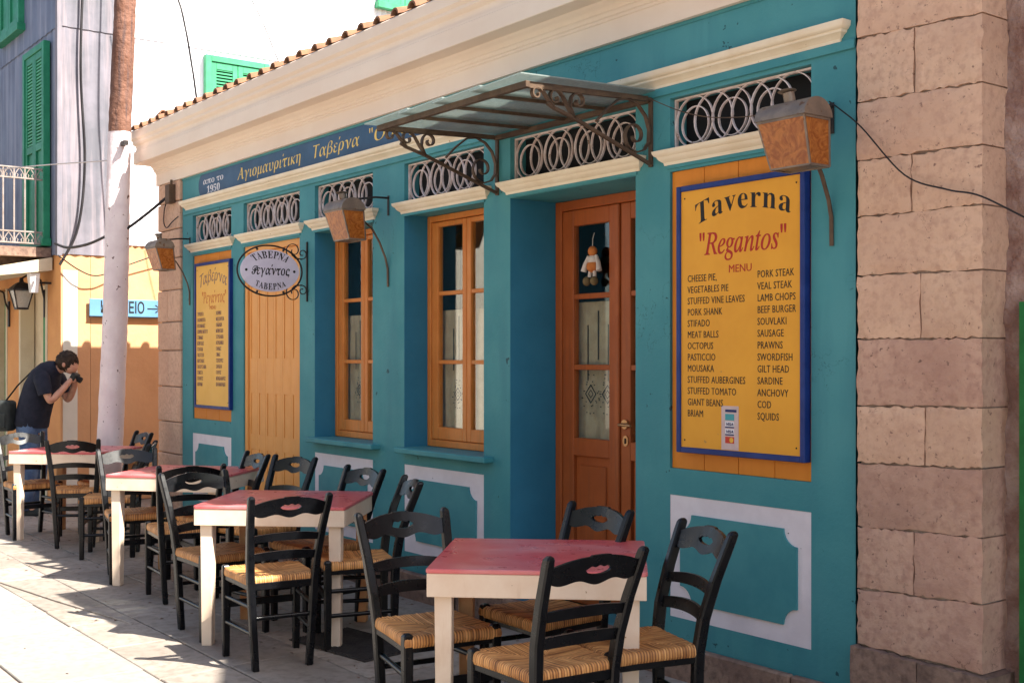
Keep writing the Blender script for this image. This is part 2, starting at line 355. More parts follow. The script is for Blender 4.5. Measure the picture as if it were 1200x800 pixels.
# pale mortar ridge running along the street
MB().tube([(-10.6, -2.16, -.002), (-9.6, -2.06, 0), (-8.57, -1.98, .002), (-7.7, -1.86, .004), (-6.87, -1.72, .004), (-6.75, -1.70, 0)], lambda t: .007, 8).build('mortar_ridge', 'paving', pave, smooth=60)

# fallen leaves, butts and grit swept against the wall and in the joints
lt = MB(); rl = random.Random(21)
for k in range(420):
    X = rl.uniform(-12.5, -3.0); Y = -.05 - abs(rl.gauss(0, .9)); q = rl.uniform(.004, .011); a = rl.uniform(0, 6.28)
    if Y < -3.2: continue
    z = .004; P_ = [(X + q * 1.6 * math.cos(a), Y + q * 1.6 * math.sin(a), z), (X - q * math.sin(a) * .6, Y + q * math.cos(a) * .6, z + q * .5), (X - q * 1.6 * math.cos(a), Y - q * 1.6 * math.sin(a), z), (X + q * math.sin(a) * .6, Y - q * math.cos(a) * .6, z + q * .3)]
    n_ = len(lt.v); lt.v += P_ + [(X, Y, z - .001)]; lt.f += [(n_, n_ + 1, n_ + 2, n_ + 3), (n_ + 1, n_, n_ + 4), (n_ + 2, n_ + 1, n_ + 4), (n_ + 3, n_ + 2, n_ + 4), (n_, n_ + 3, n_ + 4)]
tag(lt.build('litter', 'stone_dark'), 'dry leaf scraps and grit scattered over the paving by the wall', 'litter', kind='stuff')

# ------------------------------------------------------------------ the taverna
TV = thing('taverna_building', 'single storey teal taverna with cream cornice, orange shutters and painted panels', 'building', (-6.67, 0, 0))
def T_(o): o.location = Vector(o.location) - Vector(TV.location); return o
XL, XR = -10.295, -3.04
BAYS = dict(b1=(-10.06, -9.24), sd=(-9.0, -8.01), w0=(-7.77, -6.94), w1=(-6.54, -5.66), dr=(-5.402, -4.36), mn=(-4.118, -3.268))
GZ = (2.53, 2.785)
holes = []
for k, (a, b) in BAYS.items():
    holes.append((a, b, GZ[0], GZ[1], .12))
holes += [(*BAYS['b1'], 1.0, 2.43, .03), (*BAYS['mn'], 1.0, 2.43, .03), (*BAYS['sd'], 0.0, 2.43, .06),
          (*BAYS['w0'], .955, 2.445, 9), (*BAYS['w1'], .955, 2.455, 9), (*BAYS['dr'], .12, 2.44, 9)]
for k in ('b1', 'w0', 'w1', 'mn'):
    top = .872 if k in ('b1', 'mn') else .845
    holes.append((*BAYS[k], .285, top, .014))
TH = .45
def facade():
    m = MB(); rvs = {}; dk = MB(); xs = sorted({XL, XR} | {h[0] for h in holes} | {h[1] for h in holes}); zs = sorted({0., .17, 3.25} | {h[2] for h in holes} | {h[3] for h in holes})
    def hole(i, j):
        if i < 0 or j < 0 or i >= len(xs) - 1 or j >= len(zs) - 1: return 0
        cx, cz = (xs[i] + xs[i + 1]) / 2, (zs[j] + zs[j + 1]) / 2
        for h in holes:
            if h[0] < cx < h[1] and h[2] < cz < h[3]: return h[4]
        return 0
    for i in range(len(xs) - 1):
        for j in range(len(zs) - 1):
            x0, x1, z0, z1 = xs[i], xs[i + 1], zs[j], zs[j + 1]; d = hole(i, j)
            if d < 1: m.quad((x0, d, z0), (x1, d, z0), (x1, d, z1), (x0, d, z1)); m.quad((x0, TH, z0), (x1, TH, z0), (x1, TH, z1), (x0, TH, z1))
            dd = min(d, TH)
            for di, dj, e in ((-1, 0, ((x0, z0), (x0, z1))), (1, 0, ((x1, z0), (x1, z1))), (0, -1, ((x0, z0), (x1, z0))), (0, 1, ((x0, z1), (x1, z1)))):
                d2 = min(hole(i + di, j + dj), TH)
                if dd > d2 and d >= 9 and d2 < .2:
                    fd = .36 if BAYS['dr'][0] < (x0 + x1) / 2 < BAYS['dr'][1] else .20
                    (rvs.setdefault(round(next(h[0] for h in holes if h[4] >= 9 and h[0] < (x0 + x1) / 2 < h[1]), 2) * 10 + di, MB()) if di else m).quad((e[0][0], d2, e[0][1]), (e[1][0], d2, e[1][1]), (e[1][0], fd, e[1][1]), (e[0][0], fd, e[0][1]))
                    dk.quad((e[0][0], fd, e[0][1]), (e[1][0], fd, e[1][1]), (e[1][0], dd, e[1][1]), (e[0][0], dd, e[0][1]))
                elif dd > d2: m.quad((e[0][0], d2, e[0][1]), (e[1][0], d2, e[1][1]), (e[1][0], dd, e[1][1]), (e[0][0], dd, e[0][1]))
    T_(dk.build('inner_reveal', 'interior_dark', TV)); [T_(q_.build('opening_reveal', 'teal_skylit', TV)) for q_ in rvs.values()]; o = m.build('front_wall', 'teal', TV); return T_(o)
def part(mb, name, mat, parent=TV, **k):
    o = mb.build(name, mat, parent, **k)
    if parent is TV: T_(o)
    return o
facade()
# rooms behind the openings
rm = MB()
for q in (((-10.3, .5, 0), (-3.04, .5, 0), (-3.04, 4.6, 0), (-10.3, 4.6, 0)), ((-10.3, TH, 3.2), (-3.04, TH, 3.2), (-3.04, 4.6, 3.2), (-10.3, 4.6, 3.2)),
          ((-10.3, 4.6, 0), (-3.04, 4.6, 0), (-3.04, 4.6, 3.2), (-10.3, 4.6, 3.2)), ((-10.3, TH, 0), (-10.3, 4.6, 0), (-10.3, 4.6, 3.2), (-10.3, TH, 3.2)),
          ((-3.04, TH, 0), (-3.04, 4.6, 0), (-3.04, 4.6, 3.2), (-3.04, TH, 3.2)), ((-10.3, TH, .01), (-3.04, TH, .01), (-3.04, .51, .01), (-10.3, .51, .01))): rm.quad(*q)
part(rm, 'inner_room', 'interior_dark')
part(MB().box(-5.5, -4.2, .33, .6, .0, .12), 'threshold', 'stone_dark')
part(MB().box(-10.84, -10.30, .46, 6.0, 0, 3.3).box(-10.84, -3.04, 5.9, 6.2, 0, 3.3), 'back_wall', 'house_cream')

def sweep_moulding(prof, x0, x1, left=True, right=True, ret=0., xm=None):
    """profile [(p, z)] out from the wall with mitred returns at the ends"""
    m = MB(); P = []
    path = []
    n = len(prof)
    def ring(kind):
        if kind == 'L0': return [(x0 - p, ret, z) for p, z in prof]
        if kind == 'L1': return [(x0 - p if left else x0, -p, z) for p, z in prof]
        if kind == 'R1': return [(x1 + p if right else x1, -p, z) for p, z in prof]
        if kind == 'R0': return [(x1 + p, 0., z) for p, z in prof]
    rs = ([ring('L0')] if left else []) + [ring('L1'), ring('R1')] + ([ring('R0')] if right else [])
    m.loft(rs, cap=False, closed=False)
    if not right: m.f.append(tuple(range(len(m.v) - n, len(m.v))))
    return m
frz = [(0, 2.845), (.008, 2.845), (.010, 2.858), (.016, 2.862), (.022, 2.872), (.036, 2.880), (.038, 2.890), (.044, 2.892), (.054, 2.905), (.056, 2.925), (0, 2.93)]
part(sweep_moulding(frz, -10.20, -3.12), 'frieze_moulding', 'cream_moulding', smooth=35)
part(MB().box(-10.26, XR, -.012, .0, 2.805, 2.8445), 'frieze_fillet', 'teal_flat', bevel=.002)
crn = [(0, 2.462), (.007, 2.462), (.010, 2.476), (.016, 2.480), (.026, 2.488), (.032, 2.497), (.034, 2.503), (.044, 2.510), (.050, 2.520), (.052, 2.532), (0, 2.536)]
for k, (a, b) in BAYS.items():
    part(sweep_moulding(crn, a - .025, b + .025), 'opening_moulding', 'cream_moulding', smooth=35)
    part(MB().box(a - .012, b + .012, -.008, 0., 2.445, 2.4615), 'opening_fillet', 'teal_flat')
cor = [(.0, 3.138), (.030, 3.138), (.030, 3.245), (.036, 3.250), (.036, 3.262), (.044, 3.268), (.047, 3.285), (.055, 3.292), (.057, 3.305), (.066, 3.318), (.082, 3.328), (.088, 3.338), (.186, 3.342),
       (.190, 3.346), (.190, 3.445), (.184, 3.450), (.184, 3.462), (.172, 3.468), (.168, 3.49), (.174, 3.512), (.188, 3.522), (.196, 3.535), (.196, 3.555), (.203, 3.562), (.212, 3.575), (.214, 3.640), (.206, 3.650), (0, 3.655)]
part(sweep_moulding(cor, -10.84, XR + .02, right=False, ret=5.8), 'cornice', 'cream', smooth=28)
part(MB().box(XL, XR, -.006, 0., 3.12, 3.137), 'sign_fillet', 'teal_flat')  # thin plain teal strip along the top of the frieze
# roof with tiles
rf = MB(); e = .205; zt = 3.655; rx0, rx1, ry0, ry1 = -10.84 - e, XR + .02, -e, 6.2; s_ = .30; hw = (ry1 - ry0) / 2; zr = zt + hw * s_; cy = (ry0 + ry1) / 2
rf.quad((rx0, ry0, zt), (rx1, ry0, zt), (rx1, cy, zr), (rx0 + hw, cy, zr)).quad((rx0, ry1, zt), (rx1, ry1, zt), (rx1, cy, zr), (rx0 + hw, cy, zr))
rf.quad((rx0, ry0, zt), (rx0, ry1, zt), (rx0 + hw, cy, zr)).quad((rx1, ry0, zt), (rx1, ry1, zt), (rx1, cy, zr)).quad((rx0, ry0, zt - .002), (rx1, ry0, zt - .002), (rx1, ry1, zt - .002), (rx0, ry1, zt - .002))
roof = part(rf, 'roof', 'tile')
def captile(l=.42, r0=.047, r1=.040):
    m = MB(); n = 8
    def arc(r, y_, z_, t): return [(r * math.cos(math.pi * k / n), y_, z_ + r * math.sin(math.pi * k / n) * .95) for k in range(n + 1)] + [((r - t) * math.cos(math.pi * k / n), y_, z_ + (r - t) * math.sin(math.pi * k / n) * .95) for k in range(n, -1, -1)]
    m.loft([arc(r0, 0, 0, .014), arc(r1, l, l * s_, .014)]); return m.mesh('roof_tile', 'tile', 50)
tm = captile()
x = -10.79 - .17
while x < -3.15:
    inst('roof_tile', tm, roof, (x + random.uniform(-.008, .008), -.222 + random.uniform(-.006, .006), 3.652 + random.uniform(0, .004)), R(random.uniform(-2, 2))); x += .2115
for k in range(26):
    inst('roof_tile', tm, roof, (-10.84 - .222, -.05 + k * .2115, 3.652), R(-90 + random.uniform(-2, 2)))
fld = MB()
x = -10.96
while x < -3.1:
    d0 = .18; x_in = x - rx0; d1 = min(hw, x_in) if x_in < hw else hw
    if d1 > d0 + .1:
        n = 6; fld.loft([[(x + .05 * math.cos(math.pi * k / n), -e + d, zt + d * s_ + .006 + .05 * math.sin(math.pi * k / n)) for k in range(n + 1)] for d in (d0, d1)], cap=False, closed=False)
    x += .2115
tag(part(fld, 'tile_field', 'tile', roof), kind='stuff')
for o in roof.children: o.location = Vector(o.location)   # children sit in building space
roof.location = (0, 0, 0)
for v in roof.data.vertices: v.co -= Vector(TV.location)
for o in roof.children: o.location = Vector(o.location) - Vector(TV.location)

# plinth of rough dark blocks
x = XL
while x < XR - .05:
    wd = min(random.uniform(.5, .9), XR - x)
    if not (x + wd > BAYS['dr'][0] + .05 and x < BAYS['dr'][1] - .05) and not (x + wd > BAYS['sd'][0] + .05 and x < BAYS['sd'][1] - .05) or True:
        m = MB().box(x + .004, x + wd - .004, -.035 - random.uniform(0, .012), .0, -.008, .168 - random.uniform(0, .006)); part(m, 'plinth_block', 'stone_dark', bevel=.008)
    x += wd
# stone quoins on the left end
zq = [0, .33, .66, .95, 1.27, 1.60, 1.86, 2.15, 2.44, 2.70, 2.95, 3.14]
for i in range(len(zq) - 1):
    cuts = [-10.84, XL] if i % 2 else [-10.84, -10.56 + random.uniform(-.06, .06), XL]
    for a, b in zip(cuts[:-1], cuts[1:]):
        part(MB().box(a + .004, b - .004, -.02 - random.uniform(0, .008), .46, zq[i] + .004, zq[i + 1] - .004), 'stone_block', 'stone', bevel=.008)
part(MB().box(-10.80, -10.31, .0, .45, .0, 3.13), 'quoin_mortar', 'mortar')

# blind bays: boards behind the menus
for k in ('b1', 'mn'):
    a, b = BAYS[k]; n = 4 if k == 'mn' else 3
    for i in range(n):
        w_ = (b - a) / n
        part(MB().box(a + i * w_ + .0015, a + (i + 1) * w_ - .0015, .014, .028, 1.0, 2.43), 'backing_board', 'orange_board', bevel=.002)
# white framed panels with notched teal fields
def notched(x0, x1, z0, z1, r, n=6):
    P = []
    for cx, cz, a0 in ((x0, z0, 90), (x1, z0, 180), (x1, z1, 270), (x0, z1, 0)):
        seq = [(cx + r * math.cos(R(a0 - 90 * t / n)), cz + r * math.sin(R(a0 - 90 * t / n))) for t in range(n + 1)]
        P += seq
    return P
for k in ('b1', 'w0', 'w1', 'mn'):
    a, b = BAYS[k]; top = .872 if k in ('b1', 'mn') else .845
    fr = part(MB().box(a + .001, b - .001, .002, .0125, .2855, top - .0005), 'panel_frame', 'white_paint')
    P = notched(a + .075, b - .072, .368, top - .085, .075); P2 = []
    o = MB().prism(P, -.008, .003, 'xz').build('panel_field', 'teal_flat', fr); 
    bm = bmesh.new(); bm.from_mesh(o.data); bmesh.ops.triangulate(bm, faces=[f for f in bm.faces if len(f.verts) > 4]); bm.to_mesh(o.data); bm.free()

# grilles
Rg = .120
def ring_mesh(r):
    m = MB(); n = 32
    m.strip([(r * math.cos(2 * math.pi * k / n), 0, r * math.sin(2 * math.pi * k / n)) for k in range(n)], .013, .0045, (0, 1, 0), closed=True)
    return m.mesh('ring', 'grille_paint', 40)
rbig, rsmall = ring_mesh(Rg), ring_mesh(.086)
for k, (a, b) in BAYS.items():
    zc = (GZ[0] + GZ[1]) / 2; m = MB()
    m.box(a + .002, b - .002, .03, .05, GZ[1] - .012, GZ[1] - .003); m.box(a + .002, b - .002, .03, .05, GZ[0] + .012, GZ[0] + .02)
    m.box(a + .002, a + .010, .03, .05, GZ[0] + .02, GZ[1] - .012); m.box(b - .010, b - .002, .03, .05, GZ[0] + .02, GZ[1] - .012)
    gr = part(m, 'grille', 'grille_paint')
    n = max(3, round((b - a - 2 * Rg - .02) / .131)); st = (b - a - 2 * Rg - .02) / n
    for i in range(n + 1):
        X = a + .01 + Rg + i * st
        inst('ring', rbig, gr, (X + 6.67 - (gr.location.x + 6.67), .036 + (i % 2) * .004, zc))
        if i % 2 == 0: inst('ring', rsmall, gr, (X - gr.location.x, .043, zc - .012))
    part(MB().box(a + .001, b - .001, .112, .118, GZ[0] + .001, GZ[1] - .001), 'dark_vent', 'dark')
for o in [o for o in TV.children if o.name.startswith('grille')]:
    for c in o.children: c.location.x += o.location.x   # ring centres are given in building space
    for c in o.children: c.location.x -= 0

# shutter door of narrow panelled leaves
a, b = BAYS['sd']
sdo = part(MB().box(a + .001, a + .05, .012, .058, .0, 2.43).box(b - .05, b - .001, .012, .058, .0, 2.43).box(a + .05, b - .05, .012, .058, 2.38, 2.43), 'shutter_door', 'shutter_wood', bevel=.003)
n = 6; w_ = (b - a - .1) / n
for i in range(n):
    x0 = a + .05 + i * w_; x1 = x0 + w_; m = MB(); m.box(x0 + .0015, x1 - .0015, .034, .056, .01, 2.378)
    for z0, z1 in ((.14, .80), (.92, 1.30), (1.42, 2.28)):
        # recessed field: raised rails and stiles round it
        pass
    s1 = .032
    zz = [.01, .14, .80, 1.25, 1.53, 2.28, 2.378]
    m.box(x0 + .0015, x0 + s1, .0285, .034, .01, 2.378); m.box(x1 - s1, x1 - .0015, .0285, .034, .01, 2.378)
    for z0, z1 in ((.01, .14), (.80, .92), (1.25, 1.53), (2.28, 2.378)): m.box(x0 + s1, x1 - s1, .0285, .034, z0, z1)
    m.build('shutter_leaf', 'shutter_wood', sdo, bevel=.0012)

# windows
def curtain_mb(x0, x1, z0, z1, y0, amp=.012, folds=5):
    m = MB(); n = 40; rings = []
    for q in range(9):
        z = z1 + (z0 - z1) * q / 8; k = .5 + .5 * q / 8
        rings.append([(x0 + (x1 - x0) * i / n + .006 * math.sin(q * .9 + i * .3) * k, y0 + amp * k * math.sin(folds * 2 * math.pi * i / n + .5 * math.sin(q * .5)) + .004 * math.sin(17 * i / n), z) for i in range(n + 1)])
    m.loft(rings, cap=False, closed=False); return m
def embroidery(x0, x1, z0, z1, y_, parent, dx, zs, cx):
    m = MB()
    for i, zz in enumerate(dx):
        m.box(zz - .0035, zz + .0035, y_, y_ + .002, zs[i][0], zs[i][1])
    for c in cx:
        X, Z, r = c
        for k in range(4):
            a0, a1 = R(90 * k), R(90 * k + 90); p0 = (X + r * math.cos(a0), Z + 1.15 * r * math.sin(a0)); p1 = (X + r * math.cos(a1), Z + 1.15 * r * math.sin(a1))
            m.strip([(p0[0], y_, p0[1]), (p1[0], y_, p1[1])], .002, .005, (0, 1, 0))
            p0 = (X + r * .45 * math.cos(a0), Z + .5 * r * math.sin(a0)); p1 = (X + r * .45 * math.cos(a1), Z + .5 * r * math.sin(a1))
            m.strip([(p0[0], y_, p0[1]), (p1[0], y_, p1[1])], .002, .003, (0, 1, 0))
        rnd = random.Random(5)
        for k in range(26):
            aa = rnd.uniform(0, 6.28); rr = r * rnd.uniform(1.35, 2.6); px, pz = X + rr * math.cos(aa) * .8, Z + rr * math.sin(aa)
            if x0 + .01 < px < x1 - .01 and z0 < pz < z1: m.box(px - .004, px + .004, y_, y_ + .002, pz - .003, pz + .003)
    return m.build('embroidery', 'black_print', parent)
def window(bay, Yf, ztop, label=None):
    a, b = BAYS[bay]; z0, z1 = .957, ztop; c = (a + b) / 2; fy0, fy1 = Yf, Yf + .06
    m = MB().box(a + .001, a + .042, fy0, fy1, z0, z1).box(b - .042, b - .001, fy0, fy1, z0, z1).box(a + .042, b - .042, fy0, fy1, z0, z0 + .045).box(a + .042, b - .042, fy0, fy1, z1 - .04, z1 - .001)
    fr = part(m, 'window', 'window_wood', bevel=.004)
    for sd in (-1, 1):
        x0, x1 = (a + .045, c - .002) if sd < 0 else (c + .002, b - .045); gi0, gi1 = (x0 + .072, x1 - .045) if sd < 0 else (x0 + .045, x1 - .072)
        yy0, yy1 = Yf + .008, Yf + .05; zb, zt_ = z0 + .048, z1 - .044; g0, g1 = 1.085, z1 - .075
        s = MB().box(x0, gi0, yy0, yy1, zb, zt_).box(gi1, x1, yy0, yy1, zb, zt_).box(gi0, gi1, yy0, yy1, zb, g0).box(gi0, gi1, yy0, yy1, g1, zt_)
        s.build('sash', 'window_wood', fr, bevel=.004)
        for zz in (1.505, 1.948): MB().box(gi0, gi1, yy0 + .004, yy1 - .004, zz - .013, zz + .013).build('muntin', 'window_wood', fr, bevel=.003)
        for q0, q1 in ((g0, 1.492), (1.518, 1.935), (1.961, g1)): MB().box(gi0 + .001, gi1 - .001, Yf + .026, Yf + .030, q0, q1).build('pane', 'glass', fr)
        cu = curtain_mb(gi0 - .055, gi1 - .005, 1.05, 1.84, Yf + .068, .007, 4).build('curtain', 'curtain', fr, smooth=60)
        xm = (gi0 + gi1) / 2
        embroidery(gi0, gi1, 1.1, 1.8, Yf + .056, fr, [xm - .03, xm + .03], [(1.45, 1.72), (1.5, 1.80)], [(xm + .02, 1.30, .036)])
    # sill
    part(MB().box(a - .02, b + .095, -.07, Yf - .001, .921, .956), 'window_sill', 'teal_flat', bevel=.005)
    return fr
window('w0', .165, 2.444); window('w1', .175, 2.454)

# double door
a, b = BAYS['dr']; Yd = .33; z0d, z1d = .121, 2.439
dr = part(MB().box(a + .001, a + .055, Yd, Yd + .09, z0d, z1d).box(b - .055, b - .001, Yd, Yd + .09, z0d, z1d).box(a + .055, b - .055, Yd, Yd + .09, z1d - .055, z1d), 'entrance_door', 'door_wood', bevel=.004)
for sd in (0, 1):
    x0, x1 = ((a + .058, -4.885) if sd == 0 else (-4.843, b - .058)); gi0, gi1 = ((-5.247, -4.941) if sd == 0 else (-4.765, -4.50))
    ya, yb = Yd + .01, Yd + .055; zb, zt_ = z0d + .005, z1d - .058
    m = MB().box(x0, gi0, ya, yb, zb, zt_).box(gi1, x1, ya, yb, zb, zt_)
    for q0, q1 in ((zb, .26), (.97, 1.072), (2.291, zt_)): m.box(gi0, gi1, ya, yb, q0, q1)
    m.box(gi0, gi1, ya + .022, yb - .004, .26, .97)
    lf = m.build('door_leaf', 'door_wood', dr, bevel=.004)
    MB().box(gi0 + .04, gi1 - .04, ya + .010, ya + .024, .30, .92).build('door_panel', 'door_wood', dr, bevel=.008)
    for zz in (1.478, 1.884): MB().box(gi0, gi1, ya + .004, yb - .004, zz - .015, zz + .015).build('muntin', 'door_wood', dr, bevel=.003)
    for q0, q1 in ((1.072, 1.463), (1.493, 1.869), (1.899, 2.291)): MB().box(gi0 + .001, gi1 - .001, Yd + .03, Yd + .034, q0, q1).build('pane', 'glass', dr)
    curtain_mb(gi0 - .035, gi1 + .01, 1.05, 1.853, Yd + .070, .005, 3).build('curtain', 'curtain', dr, smooth=60)
    xm = (gi0 + gi1) / 2
    embroidery(gi0 - .02, gi1 + .02, 1.1, 1.8, Yd + .061, dr, [xm - .085, xm + .005, xm + .09], [(1.40, 1.72), (1.52, 1.80), (1.40, 1.72)], [(xm - .06, 1.325, .045), (xm + .085, 1.325, .045)])
MB().box(-4.884, -4.846, Yd - .004, Yd + .05, z0d + .005, z1d - .058).build('astragal', 'door_wood', dr, bevel=.006)
hd = MB(); hd.tube([(-4.80, Yd + .012, 1.168), (-4.80, Yd - .004, 1.168)], .026, 16).tube([(-4.80, Yd - .002, 1.168), (-4.80, Yd - .045, 1.168), (-4.78, Yd - .05, 1.168), (-4.70, Yd - .05, 1.165)], .008, 8)
hd.build('door_handle', 'brass', dr, smooth=50)
kh = MB(); kh.loft([[(-4.80 + .022 * math.cos(t), yy, 1.077 + .030 * math.sin(t)) for t in [2 * math.pi * k / 16 for k in range(16)]] for yy in (Yd + .011, Yd + .004)]); kh.build('keyhole_plate', 'brass', dr)
MB().box(-4.805, -4.795, Yd + .001, Yd + .005, 1.062, 1.092).build('keyhole', 'dark', dr)

# painted sign band (blue with rounded ends) on the frieze
zb0, zb1 = 2.934, 3.118; rr = (zb1 - zb0) / 2; xa, xb = -9.94 + rr, -5.58 - rr; zc = (zb0 + zb1) / 2
P = [(xa + rr * math.cos(R(t)) * .8, zc + rr * math.sin(R(t))) for t in range(270, 89, -15)] + [(xb + rr * math.cos(R(t)) * .8, zc + rr * math.sin(R(t))) for t in range(90, -91, -15)]
sb = MB().prism(P, -.0035, -.0005, 'xz').build('painted_sign_band', 'sign_blue', TV); T_(sb)
def st(body, size, X, Z, mat, width, **k): return fit(text(body, size, (X, -.0042, Z), mat, sb, **k), width)
st('𝛂𝛑𝛐 𝛕𝛐', .078, -9.82, 3.030, 'white_print', .42); st('𝟏𝟗𝟓𝟎', .085, -9.74, 2.950, 'white_print', .27)
st('𝜜𝜸𝜾𝝄𝝁𝜶𝝊𝝆𝜾́𝝉𝜾𝜿𝜼', .135, -9.105, 2.985, 'yellow_print', 1.12, off=-.0012)
st('𝜯𝜶𝜷𝜺́𝝆𝝂𝜶', .135, -7.80, 2.985, 'yellow_print', .67, off=-.0012)
st('"𝜪 𝜬𝜺𝜸𝜶́𝝂𝝉𝝄𝝇"', .135, -6.99, 2.985, 'yellow_print', 1.24, off=-.0012)

# ------------------------------------------------------------------ menu boards
def menu_board(name, label, x0, x1, z0, z1, mat):
    t = thing(name, label, 'menu board', ((x0 + x1) / 2, 0, z0)); L = Vector(t.location)
    def B(m, nm, mt, bv=0): o = m.build(nm, mt, t, bevel=bv); o.location = -L; return o
    f = .026
    B(MB().box(x0 + f, x1 - f, -.022, .012, z0 + f, z1 - f), 'board', mat)
    for q in ((x0, x0 + f, z0 + .0, z1), (x1 - f, x1, z0, z1)): B(MB().box(q[0], q[1], -.032, .013, q[2], q[3]), 'frame', 'blue_frame', .003)
    for q in ((z0, z0 + f), (z1 - f, z1)): B(MB().box(x0 + f + .001, x1 - f - .001, -.031, .013, q[0], q[1]), 'frame', 'blue_frame', .003)
    s = MB()
    for X in (x0 + .05, x1 - .05):
        for Z in (z0 + .06, z1 - .06): s.ell((X, -.023, Z), (.004, .003, .004), 8, 5)
    B(s, 'screws', 'dark')
    return t, L
x0, x1 = -4.046, -3.279
MNB, L0 = menu_board('menu_board', 'large yellow English menu board in a blue frame beside the stone pier', x0, x1, 1.083, 2.345, 'board_yellow')
def mt(body, size, X, Z, mat, L, par, width=None, **k):
    o = text(body, size, Vector((X, -.0226, Z)) - L, mat, par, **k)
    if width: fit(o, width)
    return o
def arch(h, half):
    return lambda x_, y_: (x_, y_ + h * (1 - ((x_ - half) / half) ** 2) - .1 * y_ * ((x_ - half) / half) * 0)
o = mt('𝐓𝐚𝐯𝐞𝐫𝐧𝐚', .145, -3.925, 2.150, 'black_print', L0, MNB, .56, spacing=1.08, off=-.0009)
for v in o.data.vertices: t_ = (v.co.x - .29) / .29; v.co.y += .055 * (1 - t_ * t_); v.co.x += .12 * v.co.y * t_ * .6
mt('"𝑅𝑒𝑔𝑎𝑛𝑡𝑜𝑠"', .145, -3.905, 2.010, 'red_print', L0, MNB, .515, off=.0008)
mt('MENU', .050, -3.72, 1.920, 'red_print', L0, MNB, .135)
EL = ['CHEESE PIE,', 'VEGETABLES PIE', 'STUFFED VINE LEAVES', 'PORK SHANK', 'STIFADO', 'MEAT BALLS', 'OCTOPUS', 'PASTICCIO', 'MOUSAKA', 'STUFFED AUBERGINES', 'STUFFED TOMATO', 'GIANT BEANS', 'BRIAM']
ER = ['PORK STEAK', 'VEAL STEAK', 'LAMB CHOPS', 'BEEF BURGER', 'SOUVLAKI', 'SAUSAGE', 'PRAWNS', 'SWORDFISH', 'GILT HEAD', 'SARDINE', 'ANCHOVY', 'COD', 'SQUIDS']
for i in range(13):
    mt(EL[i], .046, -3.978, 1.889 - i * .0528, 'black_print', L0, MNB, xs=.745, spacing=1.06)
    mt(ER[i], .046, -3.548, 1.887 - i * .0525, 'black_print', L0, MNB, xs=.745, spacing=1.06)
# card sticker
stk = thing('card_sticker', 'pinkish payment card sticker at the foot of the English menu board', 'sticker', (-3.71, -.0235, 1.112)); Ls = Vector(stk.location)
def S(m, nm, mat): o = m.build(nm, mat, stk); o.location = -Ls; return o
S(MB().box(-3.762, -3.658, -.0232, -.0222, 1.112, 1.312), 'backing', 'sticker')
S(MB().box(-3.738, -3.670, -.0240, -.0233, 1.284, 1.296), 'print_bar', 'navy_print')
S(MB().box(-3.738, -3.684, -.0240, -.0233, 1.247, 1.276), 'card_patch', 'sticker_teal')
for zz in (1.212, 1.178):
    S(MB().box(-3.738, -3.684, -.0240, -.0233, zz, zz + .030), 'card_patch', 'white_print'); S(MB().box(-3.738, -3.684, -.0246, -.0241, zz, zz + .006), 'print_bar', 'navy_print')
    o = text('VISA', .018, Vector((-3.734, -.0246, zz + .011)) - Ls, 'navy_print', stk, shear=.2, off=.0004); fit(o, .044)
S(MB().box(-3.738, -3.684, -.0240, -.0233, 1.142, 1.172), 'card_patch', 'sticker_red')
S(MB().prism([(-3.700 + .012 * math.cos(R(t)), 1.157 + .012 * math.sin(R(t))) for t in range(0, 360, 30)], -.0247, -.0241), 'card_disc', 'sticker_yellow')
x0, x1 = -9.955, -9.205
MGB, L1 = menu_board('menu_board', 'smaller looking faded Greek menu board in a blue frame near the left stone corner', x0, x1, 1.10, 2.352, 'board_yellow_pale')
o = mt('𝛵𝛼𝛽𝜀́𝜌𝜈𝛼', .150, -9.86, 2.13, 'lilac_print', L1, MGB, .57)
for v in o.data.vertices: t_ = (v.co.x - .29) / .29; v.co.y += .055 * (1 - t_ * t_)
mt('"𝛲𝜀𝛾𝛼́𝜈𝜏𝜊𝜍"', .14, -9.80, 2.00, 'orange_print', L1, MGB, .50)
mt('MENU', .045, -9.635, 1.945, 'orange_print', L1, MGB, .13)
GL = ['ΤΥΡΟΠΙΤΑ', 'ΛΑΧΑΝΟΠΙΤΑ', 'ΝΤΟΛΜΑΔΕΣ', 'ΧΟΙΡΙΝΟ ΜΠΟΥΤΙ', 'ΣΤΙΦΑΔΟ', 'ΚΕΦΤΕΔΕΣ', 'ΧΤΑΠΟΔΙ', 'ΠΑΣΤΙΤΣΙΟ', 'ΜΟΥΣΑΚΑΣ', 'ΠΑΠΟΥΤΣΑΚΙΑ', 'ΓΕΜΙΣΤΑ', 'ΓΙΓΑΝΤΕΣ', 'ΜΠΡΙΑΜ']
GR = ['ΧΟΙΡΙΝΗ', 'ΜΟΣΧΑΡΙΣΙΑ', 'ΠΑΪΔΑΚΙΑ', 'ΜΠΙΦΤΕΚΙΑ', 'ΣΟΥΒΛΑΚΙΑ', 'ΛΟΥΚΑΝΙΚΑ', 'ΓΑΡΙΔΕΣ', 'ΞΙΦΙΑΣ', 'ΤΣΙΠΟΥΡΕΣ', 'ΣΑΡΔΕΛΑ', 'ΓΑΥΡΟΣ', 'ΜΠΑΚΑΛΙΑΡΟΣ', 'ΚΑΛΑΜΑΡΑΚΙΑ']
for i in range(13):
    mt(GL[i], .043, -9.90, 1.895 - i * .0505, 'lilac_print', L1, MGB, xs=.62, off=.0003)
    mt(GR[i], .043, -9.50, 1.895 - i * .0500, 'lilac_print', L1, MGB, xs=.62, off=.0003)

